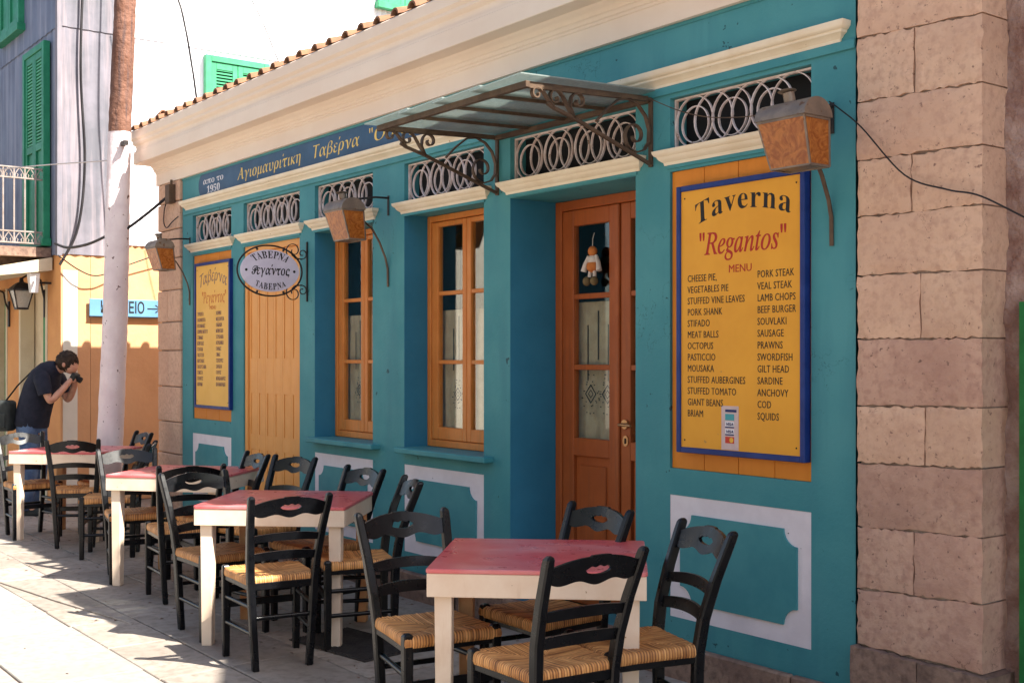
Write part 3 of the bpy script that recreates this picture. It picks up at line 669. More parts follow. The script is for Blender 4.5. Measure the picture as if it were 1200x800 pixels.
# ------------------------------------------------------------------ oval hanging sign
OS = thing('hanging_sign', 'white oval sign with black Greek lettering hanging from a scrolled iron bracket', 'sign', (-7.88, 0, 2.16))
def el(a, b, n=48): return [(0, a * math.cos(2 * math.pi * k / n), b * math.sin(2 * math.pi * k / n)) for k in range(n)]
yc = -.302
OS2 = Vector((0, yc, 0))
MB().prism([(p[1] + yc, p[2]) for p in el(.228, .152)], -.008, .008, 'yz').build('sign_plate', 'oval_white', OS)
MB().tube([(0, p[1] + yc, p[2]) for p in el(.254, .182)], .0065, 6, closed=True).build('outer_ring', 'iron_black', OS, smooth=60)
MB().box(-.006, .006, -.012, -.001, -.215, .225).build('wall_bar', 'iron_black', OS)
def spiral(cx, cz, r0, r1, a0, a1, n=22): return [(0, cx + (r0 + (r1 - r0) * k / n) * math.cos(R(a0 + (a1 - a0) * k / n)), cz + (r0 + (r1 - r0) * k / n) * math.sin(R(a0 + (a1 - a0) * k / n))) for k in range(n + 1)]
for s in (1, -1):
    for pts in (spiral(-.115, .155, .062, .014, -150, -560), spiral(-.045, .135, .040, .010, -110, 300)):
        MB().strip([(p[0], p[1], s * p[2]) for p in pts], .012, .005, (1, 0, 0)).build('scroll', 'iron_black', OS, smooth=50)
    MB().tube([(0, -.045, s * .095), (0, -.10, s * .10), (0, -.13, s * .125)], .005, 6).build('scroll_tie', 'iron_black', OS, smooth=50)
    for yy in (-.40, -.20): MB().tube([(0, yy, s * .145), (0, yy + (.012 if yy > -.3 else -.012), s * .170)], .008, 6).build('clip', 'iron_black', OS, smooth=50)
for s in (1, -1):
    rot = (R(90), 0, R(90 * s)); xx = .0085 * s
    def wtop(x_, y_):
        a = x_ / .25; rx, rz = .152 + y_ * .9, .090 + y_ * .95; return (rx * math.sin(a) * 1.12, rz * math.cos(a))
    def wbot(x_, y_):
        a = x_ / .26; rx, rz = .178 - y_ * .4, .138 - y_ * .95; return (rx * math.sin(a) * 1.08, -rz * math.cos(a))
    text('𝐓𝐀𝐁𝐄𝐏𝐍𝐀', .080, (xx, yc, 0), 'black_print', OS, rot, 'CENTER', warp=wtop, spacing=1.12)
    text('𝐓𝐀𝐁𝐄𝐏𝐍𝐀', .072, (xx, yc, 0), 'black_print', OS, rot, 'CENTER', warp=wbot, spacing=1.12)
    o = text('𝓟𝜺𝜸𝜶́𝝂𝝉𝝄𝝇', .098, (xx, yc, -.030), 'black_print', OS, rot, 'CENTER', off=.001); fit(o, .30)
    for dy in (-.188, .188):
        MB().prism([(yc + dy + .010 * math.cos(R(t)), .010 * math.sin(R(t))) for t in range(0, 360, 30)], xx - .0004, xx + .0006, 'yz').build('dot', 'black_print', OS)

# ------------------------------------------------------------------ canopy over the entrance
CN = thing('entrance_canopy', 'iron framed glass canopy on scrolled brackets above the brown door', 'canopy', (-4.88, 0, 2.48))
def C(m, nm, mat, **k): o = m.build(nm, mat, CN, **k); o.location = -Vector(CN.location); return o
XA, XB = -5.52, -4.245
for X in (XA, XB):
    up = (1, 0, 0)
    br = C(MB().box(X - .012, X + .012, -.012, -.001, 2.47, 2.81), 'bracket', 'iron_brown')
    def K(pts, w_=.024, th=.008): 
        o = MB().strip([(X, a_, b_) for a_, b_ in pts], w_, th, up).build('bracket_scroll', 'iron_brown', br, smooth=45)
    MB().strip([(X, -.008, 2.80), (X, -.78, 2.762)], .022, .018, up).build('bracket_arm', 'iron_brown', br)
    MB().strip([(X, -.006, 2.482), (X, -.25, 2.565), (X, -.50, 2.650), (X, -.62, 2.682), (X, -.66, 2.70)], .018, .014, up).build('bracket_strut', 'iron_brown', br)
    def sp(c, r0, r1, a0, a1, n=24): return [(c[0] + (r0 + (r1 - r0) * k / n) * math.cos(R(a0 + (a1 - a0) * k / n)), c[1] + (r0 + (r1 - r0) * k / n) * math.sin(R(a0 + (a1 - a0) * k / n))) for k in range(n + 1)]
    # large C scroll against the wall
    K([(-.36, 2.655), (-.30, 2.715), (-.22, 2.775), (-.15, 2.785), (-.09, 2.762), (-.042, 2.715), (-.018, 2.65), (-.022, 2.59), (-.05, 2.55), (-.10, 2.533)] + sp((-.112, 2.612), .078, .016, 268, -170, 34), .022, .007)
    # three S scrolls under the front of the arm
    K([(-.62, 2.682), (-.66, 2.72), (-.69, 2.755)] + sp((-.725, 2.735), .034, .010, 20, 390), .024, .007)
    K([(-.50, 2.650), (-.54, 2.70), (-.57, 2.745)] + sp((-.615, 2.728), .044, .010, 25, 400), .024, .007)
    K([(-.50, 2.650), (-.525, 2.70)] + sp((-.475, 2.730), .046, .010, 180, -210), .024, .007)
C(MB().box(XA - .02, XB + .02, -.80, -.775, 2.752, 2.782), 'front_bar', 'iron_brown', bevel=.002)
C(MB().box(XA, XB, -.03, -.001, 2.785, 2.812), 'rear_bar', 'iron_brown', bevel=.002)
for i in range(5):
    X = XA + (XB - XA) * i / 4
    C(MB().strip([(X, -.03, 2.806), (X, -.775, 2.776)], .014, .016, (1, 0, 0)), 'glazing_bar', 'iron_brown')
for i in range(4):
    a = XA + (XB - XA) * i / 4 - (.045 if i == 0 else .02); b = XA + (XB - XA) * (i + 1) / 4 + .035
    m = MB(); P = []
    for yy, z_ in ((-.004, 2.826), (-.86, 2.792)):
        P.append([(a, yy, z_ - .008), (b, yy - (.0 if yy > -.1 else -.02), z_ + .012), (b, yy - (.0 if yy > -.1 else -.02), z_ + .018), (a, yy, z_ - .002)])
    m.loft(P); C(m, 'glass_sheet', 'canopy_glass')

# ------------------------------------------------------------------ wall lanterns
def lantern(name, label, X, Xp):
    t = thing(name, label, 'wall lantern', (X, 0, 2.07), group='barrel topped lanterns on the taverna front')
    def B(m, nm, mat, par=t, **k): o = m.build(nm, mat, par, **k); return o
    zo = 2.07; y0, y1 = -.37, -.215; w_ = .118; zt, zb = 2.485 - zo, 2.298 - zo; yc_ = (y0 + y1) / 2
    top = [(-w_, y0), (w_, y0), (w_, y1), (-w_, y1)]; bot = [(-w_ * .84, y0 + .062), (w_ * .84, y0 + .062), (w_ * .84, y1 + .026), (-w_ * .84, y1 + .026)]
    fr = MB()
    for k in range(4):
        fr.strip([(*top[k], zt), (*bot[k], zb)], .008, .008, (1, .3, 0)); n_ = (k + 1) % 4
        fr.strip([(*top[k], zt - .004), (*top[n_], zt - .004)], .010, .008, (0, 0, 1)); fr.strip([(*bot[k], zb), (*bot[n_], zb)], .009, .008, (0, 0, 1))
    B(fr, 'frame', 'lantern_metal')
    for k in range(4):
        n_ = (k + 1) % 4; m = MB(); m.quad((*top[k], zt), (*top[n_], zt), (*bot[n_], zb), (*bot[k], zb)); o = B(m, 'pane', 'amber_glass')
        so_ = o.modifiers.new('s', 'SOLIDIFY'); so_.thickness = .003
    B(MB().loft([[(*p, zb + .001) for p in bot], [(*p, zb + .004) for p in bot]]), 'base_plate', 'lantern_metal')
    # barrel lid
    n = 14; hh = .075; ov = .010
    rings = []
    for x_ in (-w_ - ov, w_ + ov):
        rings.append([(x_, yc_ + (abs(y1 - y0) / 2 + ov) * math.cos(math.pi * k / n), zt + .001 + hh * math.sin(math.pi * k / n)) for k in range(n + 1)])
    B(MB().loft(rings), 'lid', 'lantern_metal', smooth=35)
    ch = MB(); ch.tube([(-.02, yc_ + .01, zt + hh - .008), (-.024, yc_, zt + hh + .042)], .024, 14); B(ch, 'chimney', 'lantern_metal', smooth=40)
    cp = MB(); cp.ell((-.026, yc_ - .004, zt + hh + .047), (.038, .038, .005), 20, 8, Matrix.Rotation(R(-7), 3, 'Y')); B(cp, 'chimney_cap', 'lantern_metal', smooth=40)
    xp = Xp - X
    B(MB().box(xp - .010, xp + .010, -.006, -.001, 2.47 - zo, 2.60 - zo), 'wall_plate', 'iron_black')
    B(MB().tube([(xp, -.004, 2.585 - zo), (xp, -.10, 2.583 - zo), (xp * .6, -.22, 2.565 - zo), (xp * .5, yc_ + .04, 2.55 - zo)], .007, 8), 'arm', 'iron_black', smooth=50)
    B(MB().strip([(xp * .6, -.232, 2.42 - zo), (xp * .8, -.19, 2.43 - zo), (xp, -.13, 2.38 - zo), (xp, -.07, 2.29 - zo), (xp, -.025, 2.19 - zo), (xp, -.008, 2.12 - zo), (xp, -.006, 2.0 - zo + .0)], .018, .006, (1, 0, 0)), 'curved_strap', 'iron_brown', smooth=50)
    B(MB().ell((0, yc_, zt - .07), (.03, .03, .045), 10, 8), 'bulb', 'frosted', smooth=60)
    return t
lantern('wall_lantern', 'amber glass lantern over the English menu board beside the stone pier', -3.125, -3.157)
lantern('wall_lantern', 'amber glass lantern on the pier between the two orange windows', -6.81, -6.735)
lantern('wall_lantern', 'amber glass lantern left of the Greek menu, hanging by the quoins', -10.08, -10.12)

# ------------------------------------------------------------------ toy in the door glass
TY = thing('hanging_toy', 'stuffed doll with orange head and white arms hanging in the door glass', 'toy', (-5.045, .31, 2.06))
MB().ell((0, 0, .07), (.030, .026, .030), 12, 8).build('head', 'toy_orange', TY, smooth=60)
MB().ell((0, 0, .022), (.036, .028, .028), 12, 8).build('collar', 'toy_white', TY, smooth=60)
MB().ell((0, 0, -.015), (.042, .030, .034), 12, 8).build('body', 'toy_orange', TY, smooth=60)
for s in (-1, 1):
    MB().tube([(s * .03, 0, .045), (s * .055, -.005, .0), (s * .066, -.01, -.042)], lambda t: .010 + .007 * t, 8).build('arm', 'toy_white', TY, smooth=60)
    MB().tube([(s * .018, 0, -.04), (s * .022, -.004, -.075)], .011, 8).build('leg', 'toy_white', TY, smooth=60)
    MB().ell((s * .032, -.016, -.098), (.020, .026, .026), 10, 8).build('shoe', 'toy_olive', TY, smooth=60)
MB().tube([(0, 0, .10), (.002, 0, .14), (0, .014, .175)], .002, 6).build('hanging_cord', 'toy_white', TY)

# ------------------------------------------------------------------ tables and chairs
def make_table(label, x, y_, rz, back_shaded=True):
    W2, D2 = .41, .38
    t = thing('table', label, 'table', (x, y_, 0), R(rz), group='red topped tables along the taverna')
    tp = MB(); n = 4
    P = [(sx * W2 - sx * .012 * (1 - math.cos(a)), sy * D2 - sy * .012 * (1 - math.sin(a))) for sx, sy, a in ()]
    c = .010; P = [(-W2 + c, -D2), (W2 - c, -D2), (W2, -D2 + c), (W2, D2 - c), (W2 - c, D2), (-W2 + c, D2), (-W2, D2 - c), (-W2, -D2 + c)]
    tp.prism(P, .733, .750, 'xy'); tp.build('tabletop', 'red_top', t, bevel=.003)
    for q in ((-W2 + .004, W2 - .004, -D2 + .004, -D2 + .026), (-W2 + .004, W2 - .004, D2 - .026, D2 - .004), (-W2 + .004, -W2 + .026, -D2 + .0265, D2 - .0265), (W2 - .026, W2 - .004, -D2 + .0265, D2 - .0265)):
        MB().box(q[0], q[1], q[2], q[3], .645, .7325).build('apron', 'cream_table', t, bevel=.002)
    for sx in (-1, 1):
        for sy in (-1, 1):
            X, Y = sx * (W2 - .062), sy * (D2 - .062); m = MB()
            m.loft([[(X + a * h, Y + b * h, z) for a, b in ((-1, -1), (1, -1), (1, 1), (-1, 1))] for z, h in ((0, .026), (.01, .0275), (.64, .033), (.732, .033))])
            m.build('leg', 'leg_shaded' if (sy > 0 and back_shaded) else 'cream_table', t, bevel=.003)  # back legs carry their shading as a darker colour
    return t
tabs = [('red topped cream table nearest the camera, in front of the brown door', -3.703, -1.12, 47.5), ('red topped cream table before the orange windows, second from the camera', -6.03, -1.075, 47.5),
        ('red topped cream table before the shuttered door, third along the row', -7.93, -.90, 42), ('red topped cream table at the far end of the row beside the stooping man', -10.42, -.89, 42)]
for a in tabs: make_table(*a)

def make_chair():
    t = thing('chair', '', 'chair', (0, 0, 0), 0, group='black ladder back chairs around the tables')
    B = lambda m, nm, mat, **k: m.build(nm, mat, t, **k)
    def post(s, h=.018, d=.021):
        path = [(.137, -.185, 0), (.150, -.187, .2), (.163, -.190, .44), (.172, -.207, .56), (.183, -.250, .70), (.195, -.305, .84), (.197, -.316, .868), (.197, -.320, .882)]
        rr = []
        for i, (x_, y_, z) in enumerate(path):
            k = [.92, .98, 1.05, 1.05, 1., .95, .9, .6][i]
            rr.append([(s * x_ + a * h * k, y_ + b * d * k, z) for a, b in ((-1, -1), (1, -1), (1, 1), (-1, 1))])
        return MB().loft(rr)
    def at(z):
        path = [(.163, -.190, .44), (.172, -.207, .56), (.183, -.250, .70), (.195, -.305, .84), (.197, -.318, .88)]
        for (x0, y0, z0), (x1, y1, z1) in zip(path, path[1:]):
            if z <= z1: k = (z - z0) / (z1 - z0); return x0 + (x1 - x0) * k, y0 + (y1 - y0) * k
        return path[-1][:2]
    for s in (-1, 1):
        B(post(s), 'back_post', 'black_paint', bevel=.006)
        f = MB(); f.loft([[(s * .188 + a * h, .178 + b * h, z) for a, b in ((-1, -1), (1, -1), (1, 1), (-1, 1))] for z, h in ((0, .0165), (.25, .019), (.44, .020), (.468, .019), (.478, .013))])
        B(f, 'front_leg', 'black_paint', bevel=.005)
        for z in (.315, .185):
            B(MB().tube([(s * .190, .170, z), (s * .152, -.18, z)], .0115, 8), 'side_rung', 'black_paint', smooth=50)
        B(MB().sweep([(s * .190, .17, .420), (s * .165, -.185, .420)], [(-.010, -.018), (.010, -.018), (.010, .018), (-.010, .018)], up=(0, 0, 1)), 'seat_rail', 'black_paint', bevel=.003)
    B(MB().box(-.185, .185, .168, .188, .402, .438), 'seat_rail', 'black_paint', bevel=.003); B(MB().box(-.160, .160, -.198, -.178, .402, .438), 'seat_rail', 'black_paint', bevel=.003)
    B(MB().box(-.185, .185, .170, .186, .255, .292), 'front_rung', 'black_paint', bevel=.003)
    B(MB().tube([(-.15, -.186, .262), (.15, -.186, .262)], .012, 8), 'back_rung', 'black_paint', smooth=50)
    # curved slats
    def slat(zfun_lo, zfun_hi, th, bow, hole=None, n=44):
        m = MB(); zc = (zfun_lo(0) + zfun_hi(0)) / 2; hw_, yb = at(zc); hw_ -= .012; xs = [-hw_ + 2 * hw_ * i / n for i in range(n + 1)]
        def yy(x_, z): X_, Y_ = at(z); return Y_ - bow * (1 - (x_ / hw_) ** 2)
        def face(x0, x1, f_lo, f_hi):
            for side in (0, 1):
                o_ = th * (side - .5)
                P = [(x0, yy(x0, f_lo(x0)) + o_, f_lo(x0)), (x1, yy(x1, f_lo(x1)) + o_, f_lo(x1)), (x1, yy(x1, f_hi(x1)) + o_, f_hi(x1)), (x0, yy(x0, f_hi(x0)) + o_, f_hi(x0))]
                m.quad(*P)
        def edge(x0, x1, f):
            m.quad(*[(x_, yy(x_, f(x_)) + o_, f(x_)) for x_, o_ in ((x0, -th / 2), (x1, -th / 2), (x1, th / 2), (x0, th / 2))])
        for x0, x1 in zip(xs, xs[1:]):
            tn = lambda v: v / hw_
            if hole and abs((x0 + x1) / 2) < hole[0]:
                face(x0, x1, zfun_lo, lambda q: hole[1](min(max(q, -hole[0]), hole[0]))); face(x0, x1, lambda q: hole[2](min(max(q, -hole[0]), hole[0])), zfun_hi)
                edge(x0, x1, lambda q: hole[1](min(max(q, -hole[0]), hole[0]))); edge(x0, x1, lambda q: hole[2](min(max(q, -hole[0]), hole[0])))
            else: face(x0, x1, zfun_lo, zfun_hi)
            edge(x0, x1, zfun_lo); edge(x0, x1, zfun_hi)
        bm = bmesh.new(); me = m.mesh('s', 'black_paint'); bm.from_mesh(me); bmesh.ops.remove_doubles(bm, verts=bm.verts, dist=.0002); bmesh.ops.recalc_face_normals(bm, faces=bm.faces); bm.to_mesh(me); bm.free()
        for p in me.polygons: p.use_smooth = True
        me.set_sharp_from_angle(angle=R(40)); return me
    H = .18
    hi = lambda x_: .836 + .034 * (1 - (abs(x_) / H) ** 2.2) + (.004 if abs(x_) < .04 else 0)
    lo = lambda x_: .776 - .008 * math.cos(x_ / H * math.pi * 2.5) + .006 * (abs(x_) / H) ** 2
    hr = .052
    hlo = lambda x_: .822 - .017 * math.sqrt(max(0, 1 - (x_ / hr) ** 2))
    hhi = lambda x_: .822 + (.0125 + .003 * math.cos(x_ / hr * math.pi * 3)) * max(0, 1 - (x_ / hr) ** 2) ** .4
    for nm, me in (('crest_rail', slat(lo, hi, .014, .024, (hr, hlo, hhi), 60)), ('slat', slat(lambda x_: .642 + .006 * (1 - (x_ / .16) ** 2) * 1.5, lambda x_: .678 + .014 * (1 - (x_ / .16) ** 2), .012, .022)),
                   ('slat', slat(lambda x_: .545 + .006 * (1 - (x_ / .16) ** 2) * 1.5, lambda x_: .585 + .014 * (1 - (x_ / .16) ** 2), .012, .022))):
        me.name = nm; link(bpy.data.objects.new(nm, me), t)
    # rush seat, strands as relief
    m = MB(); N = 90; yb_, yf_ = -.192, .200
    def edges(k): return -1 + 2 * (k / N)
    def warpu(u): return math.copysign(1 - (1 - abs(u)) ** 1.25, u)
    top = []; rnd = random.Random(3); ph = [rnd.uniform(-.7, .7) for _ in range(400)]
    for j in range(N + 1):
        row = []
        for i in range(N + 1):
            u, v = warpu(edges(i)), warpu(edges(j)); hx = .178 + .028 * (v + 1) / 2; X = u * hx; Y = (yf_ + yb_) / 2 + v * (yf_ - yb_) / 2
            e_ = min((1 - abs(u)) * hx, (1 - abs(v)) * .196); rr_ = .020
            z = .468 if e_ >= rr_ else .468 - rr_ + math.sqrt(max(0, rr_ * rr_ - (rr_ - e_) ** 2))
            z -= .012 * (1 - abs(u) ** 2) * (1 - abs(v) ** 2)
            sdx = abs(u) > abs(v); s0 = Y if sdx else X; fr_ = s0 / .0118; kk = int(math.floor(fr_)) % 400
            z += .0042 * (abs(math.sin(math.pi * (fr_))) ** .6 - .5) + .0022 * ph[kk]
            if abs(abs(u) - abs(v)) < .03 and e_ > .02: z -= .002
            # cut the corners for the legs
            row.append((X, Y, z))
        top.append(row)
    for r_ in top: m.v += r_
    for j in range(N):
        for i in range(N):
            a = j * (N + 1) + i; m.f.append((a, a + 1, a + N + 2, a + N + 1))
    base = len(m.v); ring = [(i, 0) for i in range(N)] + [(N, j) for j in range(N)] + [(i, N) for i in range(N, 0, -1)] + [(0, j) for j in range(N, 0, -1)]
    ids = [j * (N + 1) + i for i, j in ring]; prev = ids
    for q, (dz, ins) in enumerate(((-.012, -.001), (-.026, .006))):
        st_ = len(m.v)
        for i, j in ring:
            X, Y, z = top[j][i]; L_ = math.hypot(X, Y); m.v.append((X * (1 - ins / L_), Y * (1 - ins / L_), .448 + dz))
        cur = list(range(st_, st_ + len(ring)))
        for k in range(len(ring)): k2 = (k + 1) % len(ring); m.f.append((prev[k], prev[k2], cur[k2], cur[k]))
        prev = cur
    st_ = len(m.v); m.v.append((0, 0, .43))
    for k in range(len(ring)): m.f.append((prev[k], prev[(k + 1) % len(ring)], st_))
    o = m.build('seat', 'rush', t, smooth=70)
    return t
ch0 = make_chair(); first = [True]
def chair(xt, yt, face, label):
    """xt, yt: middle of the top of the backrest; face: direction the sitter looks"""
    o = ch0 if first[0] else copy_tree(ch0); first[0] = False
    a = R(face); o.location = (xt + .318 * math.cos(a), yt + .318 * math.sin(a), 0); o.rotation_euler.z = a - R(90); o['label'] = label; o.scale = (random.uniform(.985, 1.015), random.uniform(.985, 1.015), random.uniform(.988, 1.008))
chair(-3.007, -1.442, 175, 'black chair nearest the camera, its back overlapping the nearest table')
chair(-4.32, -1.394, -9, 'black chair with a bluish shine on its crest, left of the nearest table')
chair(-3.934, -.605, -91, 'black chair standing in front of the brown door behind the nearest table')
chair(-3.205, -.705, -107, 'black chair before the right white framed panel under the English menu')
chair(-5.223, -1.466, 171, 'black chair with its back to the camera at the second table')
chair(-6.60, -1.396, 4, 'black chair with a shiny crest at the left of the second table, backed against another')
chair(-6.185, -.50, -88, 'black chair behind the second table, before the panel under the left window')
chair(-5.53, -.575, -110, 'black chair seen edge on beside the white framed panel under the right window')
chair(-7.03, -1.235, 168, 'black chair facing the third table, back to back with its shiny neighbour')
chair(-8.50, -1.128, -9, 'black chair with a shiny crest at the left of the third table')
chair(-7.66, -.50, -94, 'black chair behind the third table, left of the pair before the shuttered door')
chair(-7.11, -.49, -76, 'black chair behind the second table corner, right of the pair before the shuttered door')
chair(-9.634, -1.169, 155, 'black chair with its back to the camera at the far table, legs in sunlight')
chair(-9.09, -.72, -117, 'black chair seen edge on at the right of the far table')
chair(-10.30, -.35, -92, 'black chair behind the far table near the utility pole')
chair(-10.97, -1.225, 2, 'black chair furthest left, in front of the stooping man')

# floor mat
mt_ = thing('floor_mat', 'dark ribbed rubber mat lying under the second table', 'mat', (-5.55, -.92, 0), R(8))
MB().box(-.33, .33, -.2, .2, .005, .010).build('mat_base', 'rubber', mt_)
rb = MB()
for k in range(22): rb.box(-.32, .32, -.19 + k * .0175, -.182 + k * .0175, .010, .016)
tag(rb.build('mat_ribs', 'rubber', mt_), kind='stuff')

# ------------------------------------------------------------------ stone pier and the building at the right
SP = thing('stone_building', 'low building with a dressed sandstone corner right of the taverna', 'building', (-2.46, 0, 0)); LS = Vector(SP.location)
def Q(m, nm, mat, par=SP, **k):
    o = m.build(nm, mat, par, **k)
    if par is SP: o.location = -LS
    return o
zc = [(0.0, .0), (.362, .35), (.588, .613), (.843, .86), (1.103, 1.119), (1.335, 1.345), (1.609, 1.605), (1.866, 1.860), (2.104, 2.102), (2.336, 2.325), (2.575, 2.557), (2.837, 2.815), (3.09, 3.09), (3.33, 3.33), (3.58, 3.58), (3.85, 3.85), (4.1, 4.1), (4.4, 4.4)]
splits = {0: -2.72, 2: -2.755, 4: -2.705, 6: -2.724, 8: -2.766, 10: -2.751, 12: -2.72, 14: -2.75, 16: -2.73}
def block(xa, xb, zl, zr_, mat, yf=-.022, yb=.16, prow=0.):
    g = .0032; m = MB(); nx, nz = 16, 7; rnd = random.Random(int(xa * 1000 + zl[0] * 777))
    jit = lambda s: rnd.uniform(-s, s)
    front = []
    for j in range(nz + 1):
        row = []
        for i in range(nx + 1):
            u, v = i / nx, j / nz; X = xa + g + (xb - xa - 2 * g) * u
            l = zl[0] + (zr_[0] - zl[0]) * ((X + 3.04) / .58); h = zl[1] + (zr_[1] - zl[1]) * ((X + 3.04) / .58)
            Z = l + g + (h - l - 2 * g) * v; bd = min(u, 1 - u) * (xb - xa), min(v, 1 - v) * (h - l); e_ = min(bd)
            Y = yf - prow + (.005 if e_ < .004 else 0) + jit(.0028)
            if e_ < .004: X += jit(.0045) if (0 < v < 1) else 0; Z += jit(.0055) if (0 < u < 1) else 0
            row.append((X, Y, Z))
        front.append(row)
    base = len(m.v)
    for r_ in front: m.v += r_
    for j in range(nz):
        for i in range(nx): a = j * (nx + 1) + i; m.f.append((a, a + 1, a + nx + 2, a + nx + 1))
    per = [(i, 0) for i in range(nx)] + [(nx, j) for j in range(nz)] + [(i, nz) for i in range(nx, 0, -1)] + [(0, j) for j in range(nz, 0, -1)]
    f_ = [j * (nx + 1) + i for i, j in per]; st_ = len(m.v); m.v += [(front[j][i][0], yb, front[j][i][2]) for i, j in per]
    for k in range(len(per)): k2 = (k + 1) % len(per); m.f.append((f_[k], f_[k2], st_ + k2, st_ + k))
    m.f.append(tuple(range(st_, st_ + len(per))))
    Q(m, 'stone_block', mat, smooth=38)
for i in range(len(zc) - 1):
    (l0, r0), (l1, r1) = zc[i], zc[i + 1]; pr = .035 if i == 0 else 0.; mat = 'stone_dark' if i == 0 else ('stone_pink' if i in (1, 2, 3, 5) else 'stone')
    ax, bx = (-3.022 - (.01 if i == 0 else 0), -2.46 + pr)
    if i in splits: block(ax, splits[i], (l0, l1), (r0, r1), mat, prow=pr); block(splits[i], bx, (l0, l1), (r0, r1), mat, prow=pr)
    else: block(ax, bx, (l0, l1), (r0, r1), mat, prow=pr)
Q(MB().box(-3.039, -3.012, .06, .17, 0, 4.4), 'joint_shade', 'dark')  # black strip standing in for the shade inside the open gap
Q(MB().box(-3.010, -2.472, -.004, .17, 0, 4.4), 'pier_mortar', 'mortar')
# rubble wall set back behind the pier, with green door
m = MB(); nx, nz = 60, 60; rnd = random.Random(2)
pts = [[(-2.50 + 2.6 * i / nx, .145 + rnd.uniform(-.012, .012) + .01 * math.sin(i * 1.3 + j * .7), 4.4 * j / nz) for i in range(nx + 1)] for j in range(nz + 1)]
for r_ in pts: m.v += r_
for j in range(nz):
    for i in range(nx):
        if pts[j][i][0] > -2.385 and pts[j][i][0] < -1.4 and pts[j][i][2] < 1.72: continue
        a = j * (nx + 1) + i; m.f.append((a, a + 1, a + nx + 2, a + nx + 1))
Q(m, 'rubble_wall', 'rubble', smooth=60)
Q(MB().box(-2.50, .10, .26, 5.5, 0, 4.38), 'wall_core', 'house_cream')
gd = Q(MB().box(-2.385, -2.33, .10, .25, 0, 1.74).box(-1.50, -1.38, .10, .25, 0, 1.74).box(-2.33, -1.5, .10, .25, 1.68, 1.74), 'green_door', 'green_dark')
for k in range(6): MB().box(-2.328 + k * .138, -2.194 + k * .138, .15, .18, .02, 1.678).build('door_plank', 'green_dark', gd, bevel=.003)
Q(MB().box(-3.06, .12, -.12, 5.6, 4.4, 4.48), 'flat_roof', 'house_cream')

# taller gabled house further right: its gable shades the nearest table
GH = thing('gabled_house', 'tall gabled house standing beyond the sandstone corner, outside the frame', 'building', (.1, 0, 0))
P = [(-1.69, 4.5), (-1.69, 4.78), (1.31, 6.75), (4.31, 4.78), (4.31, 0), (.12, 0), (.12, 4.5)]
m = MB(); 
m.box(-1.69, .11, .02, 5.4, 4.49, 4.78); m.box(.13, 4.31, .02, 5.4, 0, 4.78); m.prism([(-1.69, 4.781), (4.31, 4.781), (1.31, 6.75)], .02, 5.4, 'xz')
o = m.build('house_walls', 'house_cream', GH); o.location = (-.1, 0, 0)
for (x0, z0) in ((.6, 2.6), (2.6, 2.6), (.6, .8), (2.6, .8)):
    o = MB().box(x0, x0 + .9, -.01, .015, z0, z0 + 1.3).build('shutter', 'green_paint', GH, bevel=.004); o.location = (-.1, 0, 0)

# ------------------------------------------------------------------ corner house at the far left
XW = -12.75; YW = -.35
CH = thing('corner_house', 'corner house with grey sheet cladding above orange plaster and a sunlit side wall', 'building', (XW, YW, 0)); LC = Vector(CH.location)
def W(m, nm, mat, par=CH, **k):
    o = m.build(nm, mat, par, **k)
    if par is CH: o.location = -LC
    return o
# front wall, ground storey with openings
ops = [(-14.33, -13.22, 0, 2.36), (-15.55, -14.85, 0, 2.36), (-17.2, -16.2, 0, 2.36)]
m = MB(); xs = sorted({-22, XW} | {o[0] for o in ops} | {o[1] for o in ops})
for a, b in zip(xs, xs[1:]):
    cx = (a + b) / 2
    if any(o[0] < cx < o[1] for o in ops): m.box(a, b, YW, YW + .3, 2.36, 2.62); 
    else: m.box(a, b, YW, YW + .3, 0, 2.62)
W(m, 'orange_wall', 'house_orange')
for i, o_ in enumerate(ops):
    a, b = o_[0], o_[1]
    dr_ = W(MB().box(a + .002, b - .002, YW + .16, YW + .2, 0, 2.355), 'cream_door', 'house_cream')
    MB().box(b - .46, b - .24, YW + .08, YW + .155, 0, 2.2).build('green_post', 'green_dark', dr_, bevel=.004)
    MB().box(a + .002, a + .06, YW - .01, YW + .15, 0, 2.355).build('door_frame', 'house_cream', dr_, bevel=.004); MB().box(b - .06, b - .002, YW - .01, YW + .15, 0, 2.355).build('door_frame', 'house_cream', dr_, bevel=.004)
W(MB().box(-22, XW - .01, YW + .31, 9, 0, 8.0), 'house_core', 'house_cream')
W(MB().box(XW - .009, XW, YW + .31, 9.0, 0, 2.75).box(XW - .005, XW + .004, YW, YW + .305, 0, 2.62), 'ochre_side_wall', 'ochre')
W(MB().box(XW + .0045, XW + .010, YW + .02, YW + .17, 0, 2.45), 'white_corner_strip', 'house_white')
# corrugated cladding
def corr(x0, y0, x1, y1, z0, z1, nrm, pitch=.076, amp=.011):
    m = MB(); L_ = math.hypot(x1 - x0, y1 - y0); n = int(L_ / pitch * 4); rings = []
    for z in (z0, z1):
        rings.append([(x0 + (x1 - x0) * i / n + nrm[0] * amp * math.sin(i * math.pi / 2), y0 + (y1 - y0) * i / n + nrm[1] * amp * math.sin(i * math.pi / 2), z) for i in range(n + 1)])
    m.loft(rings, cap=False, closed=False); return m
for z0, z1, off in ((2.62, 5.02, .020), (5.0, 8.0, .030)):
    W(corr(-22, YW - off, XW, YW - off, z0, z1, (0, -1), .18, .006), 'grey_cladding', 'metal_lilac', smooth=60)
    W(corr(XW + off, YW, XW + off, YW + .55, z0, z1, (1, 0), .12, .008), 'pale_cladding', 'metal_pale', smooth=60)
    W(corr(XW + off, YW + .55, XW + off, 9, z0 + (.13 if z0 < 3 else 0), z1, (1, 0)), 'white_cladding', 'metal_white', smooth=60)
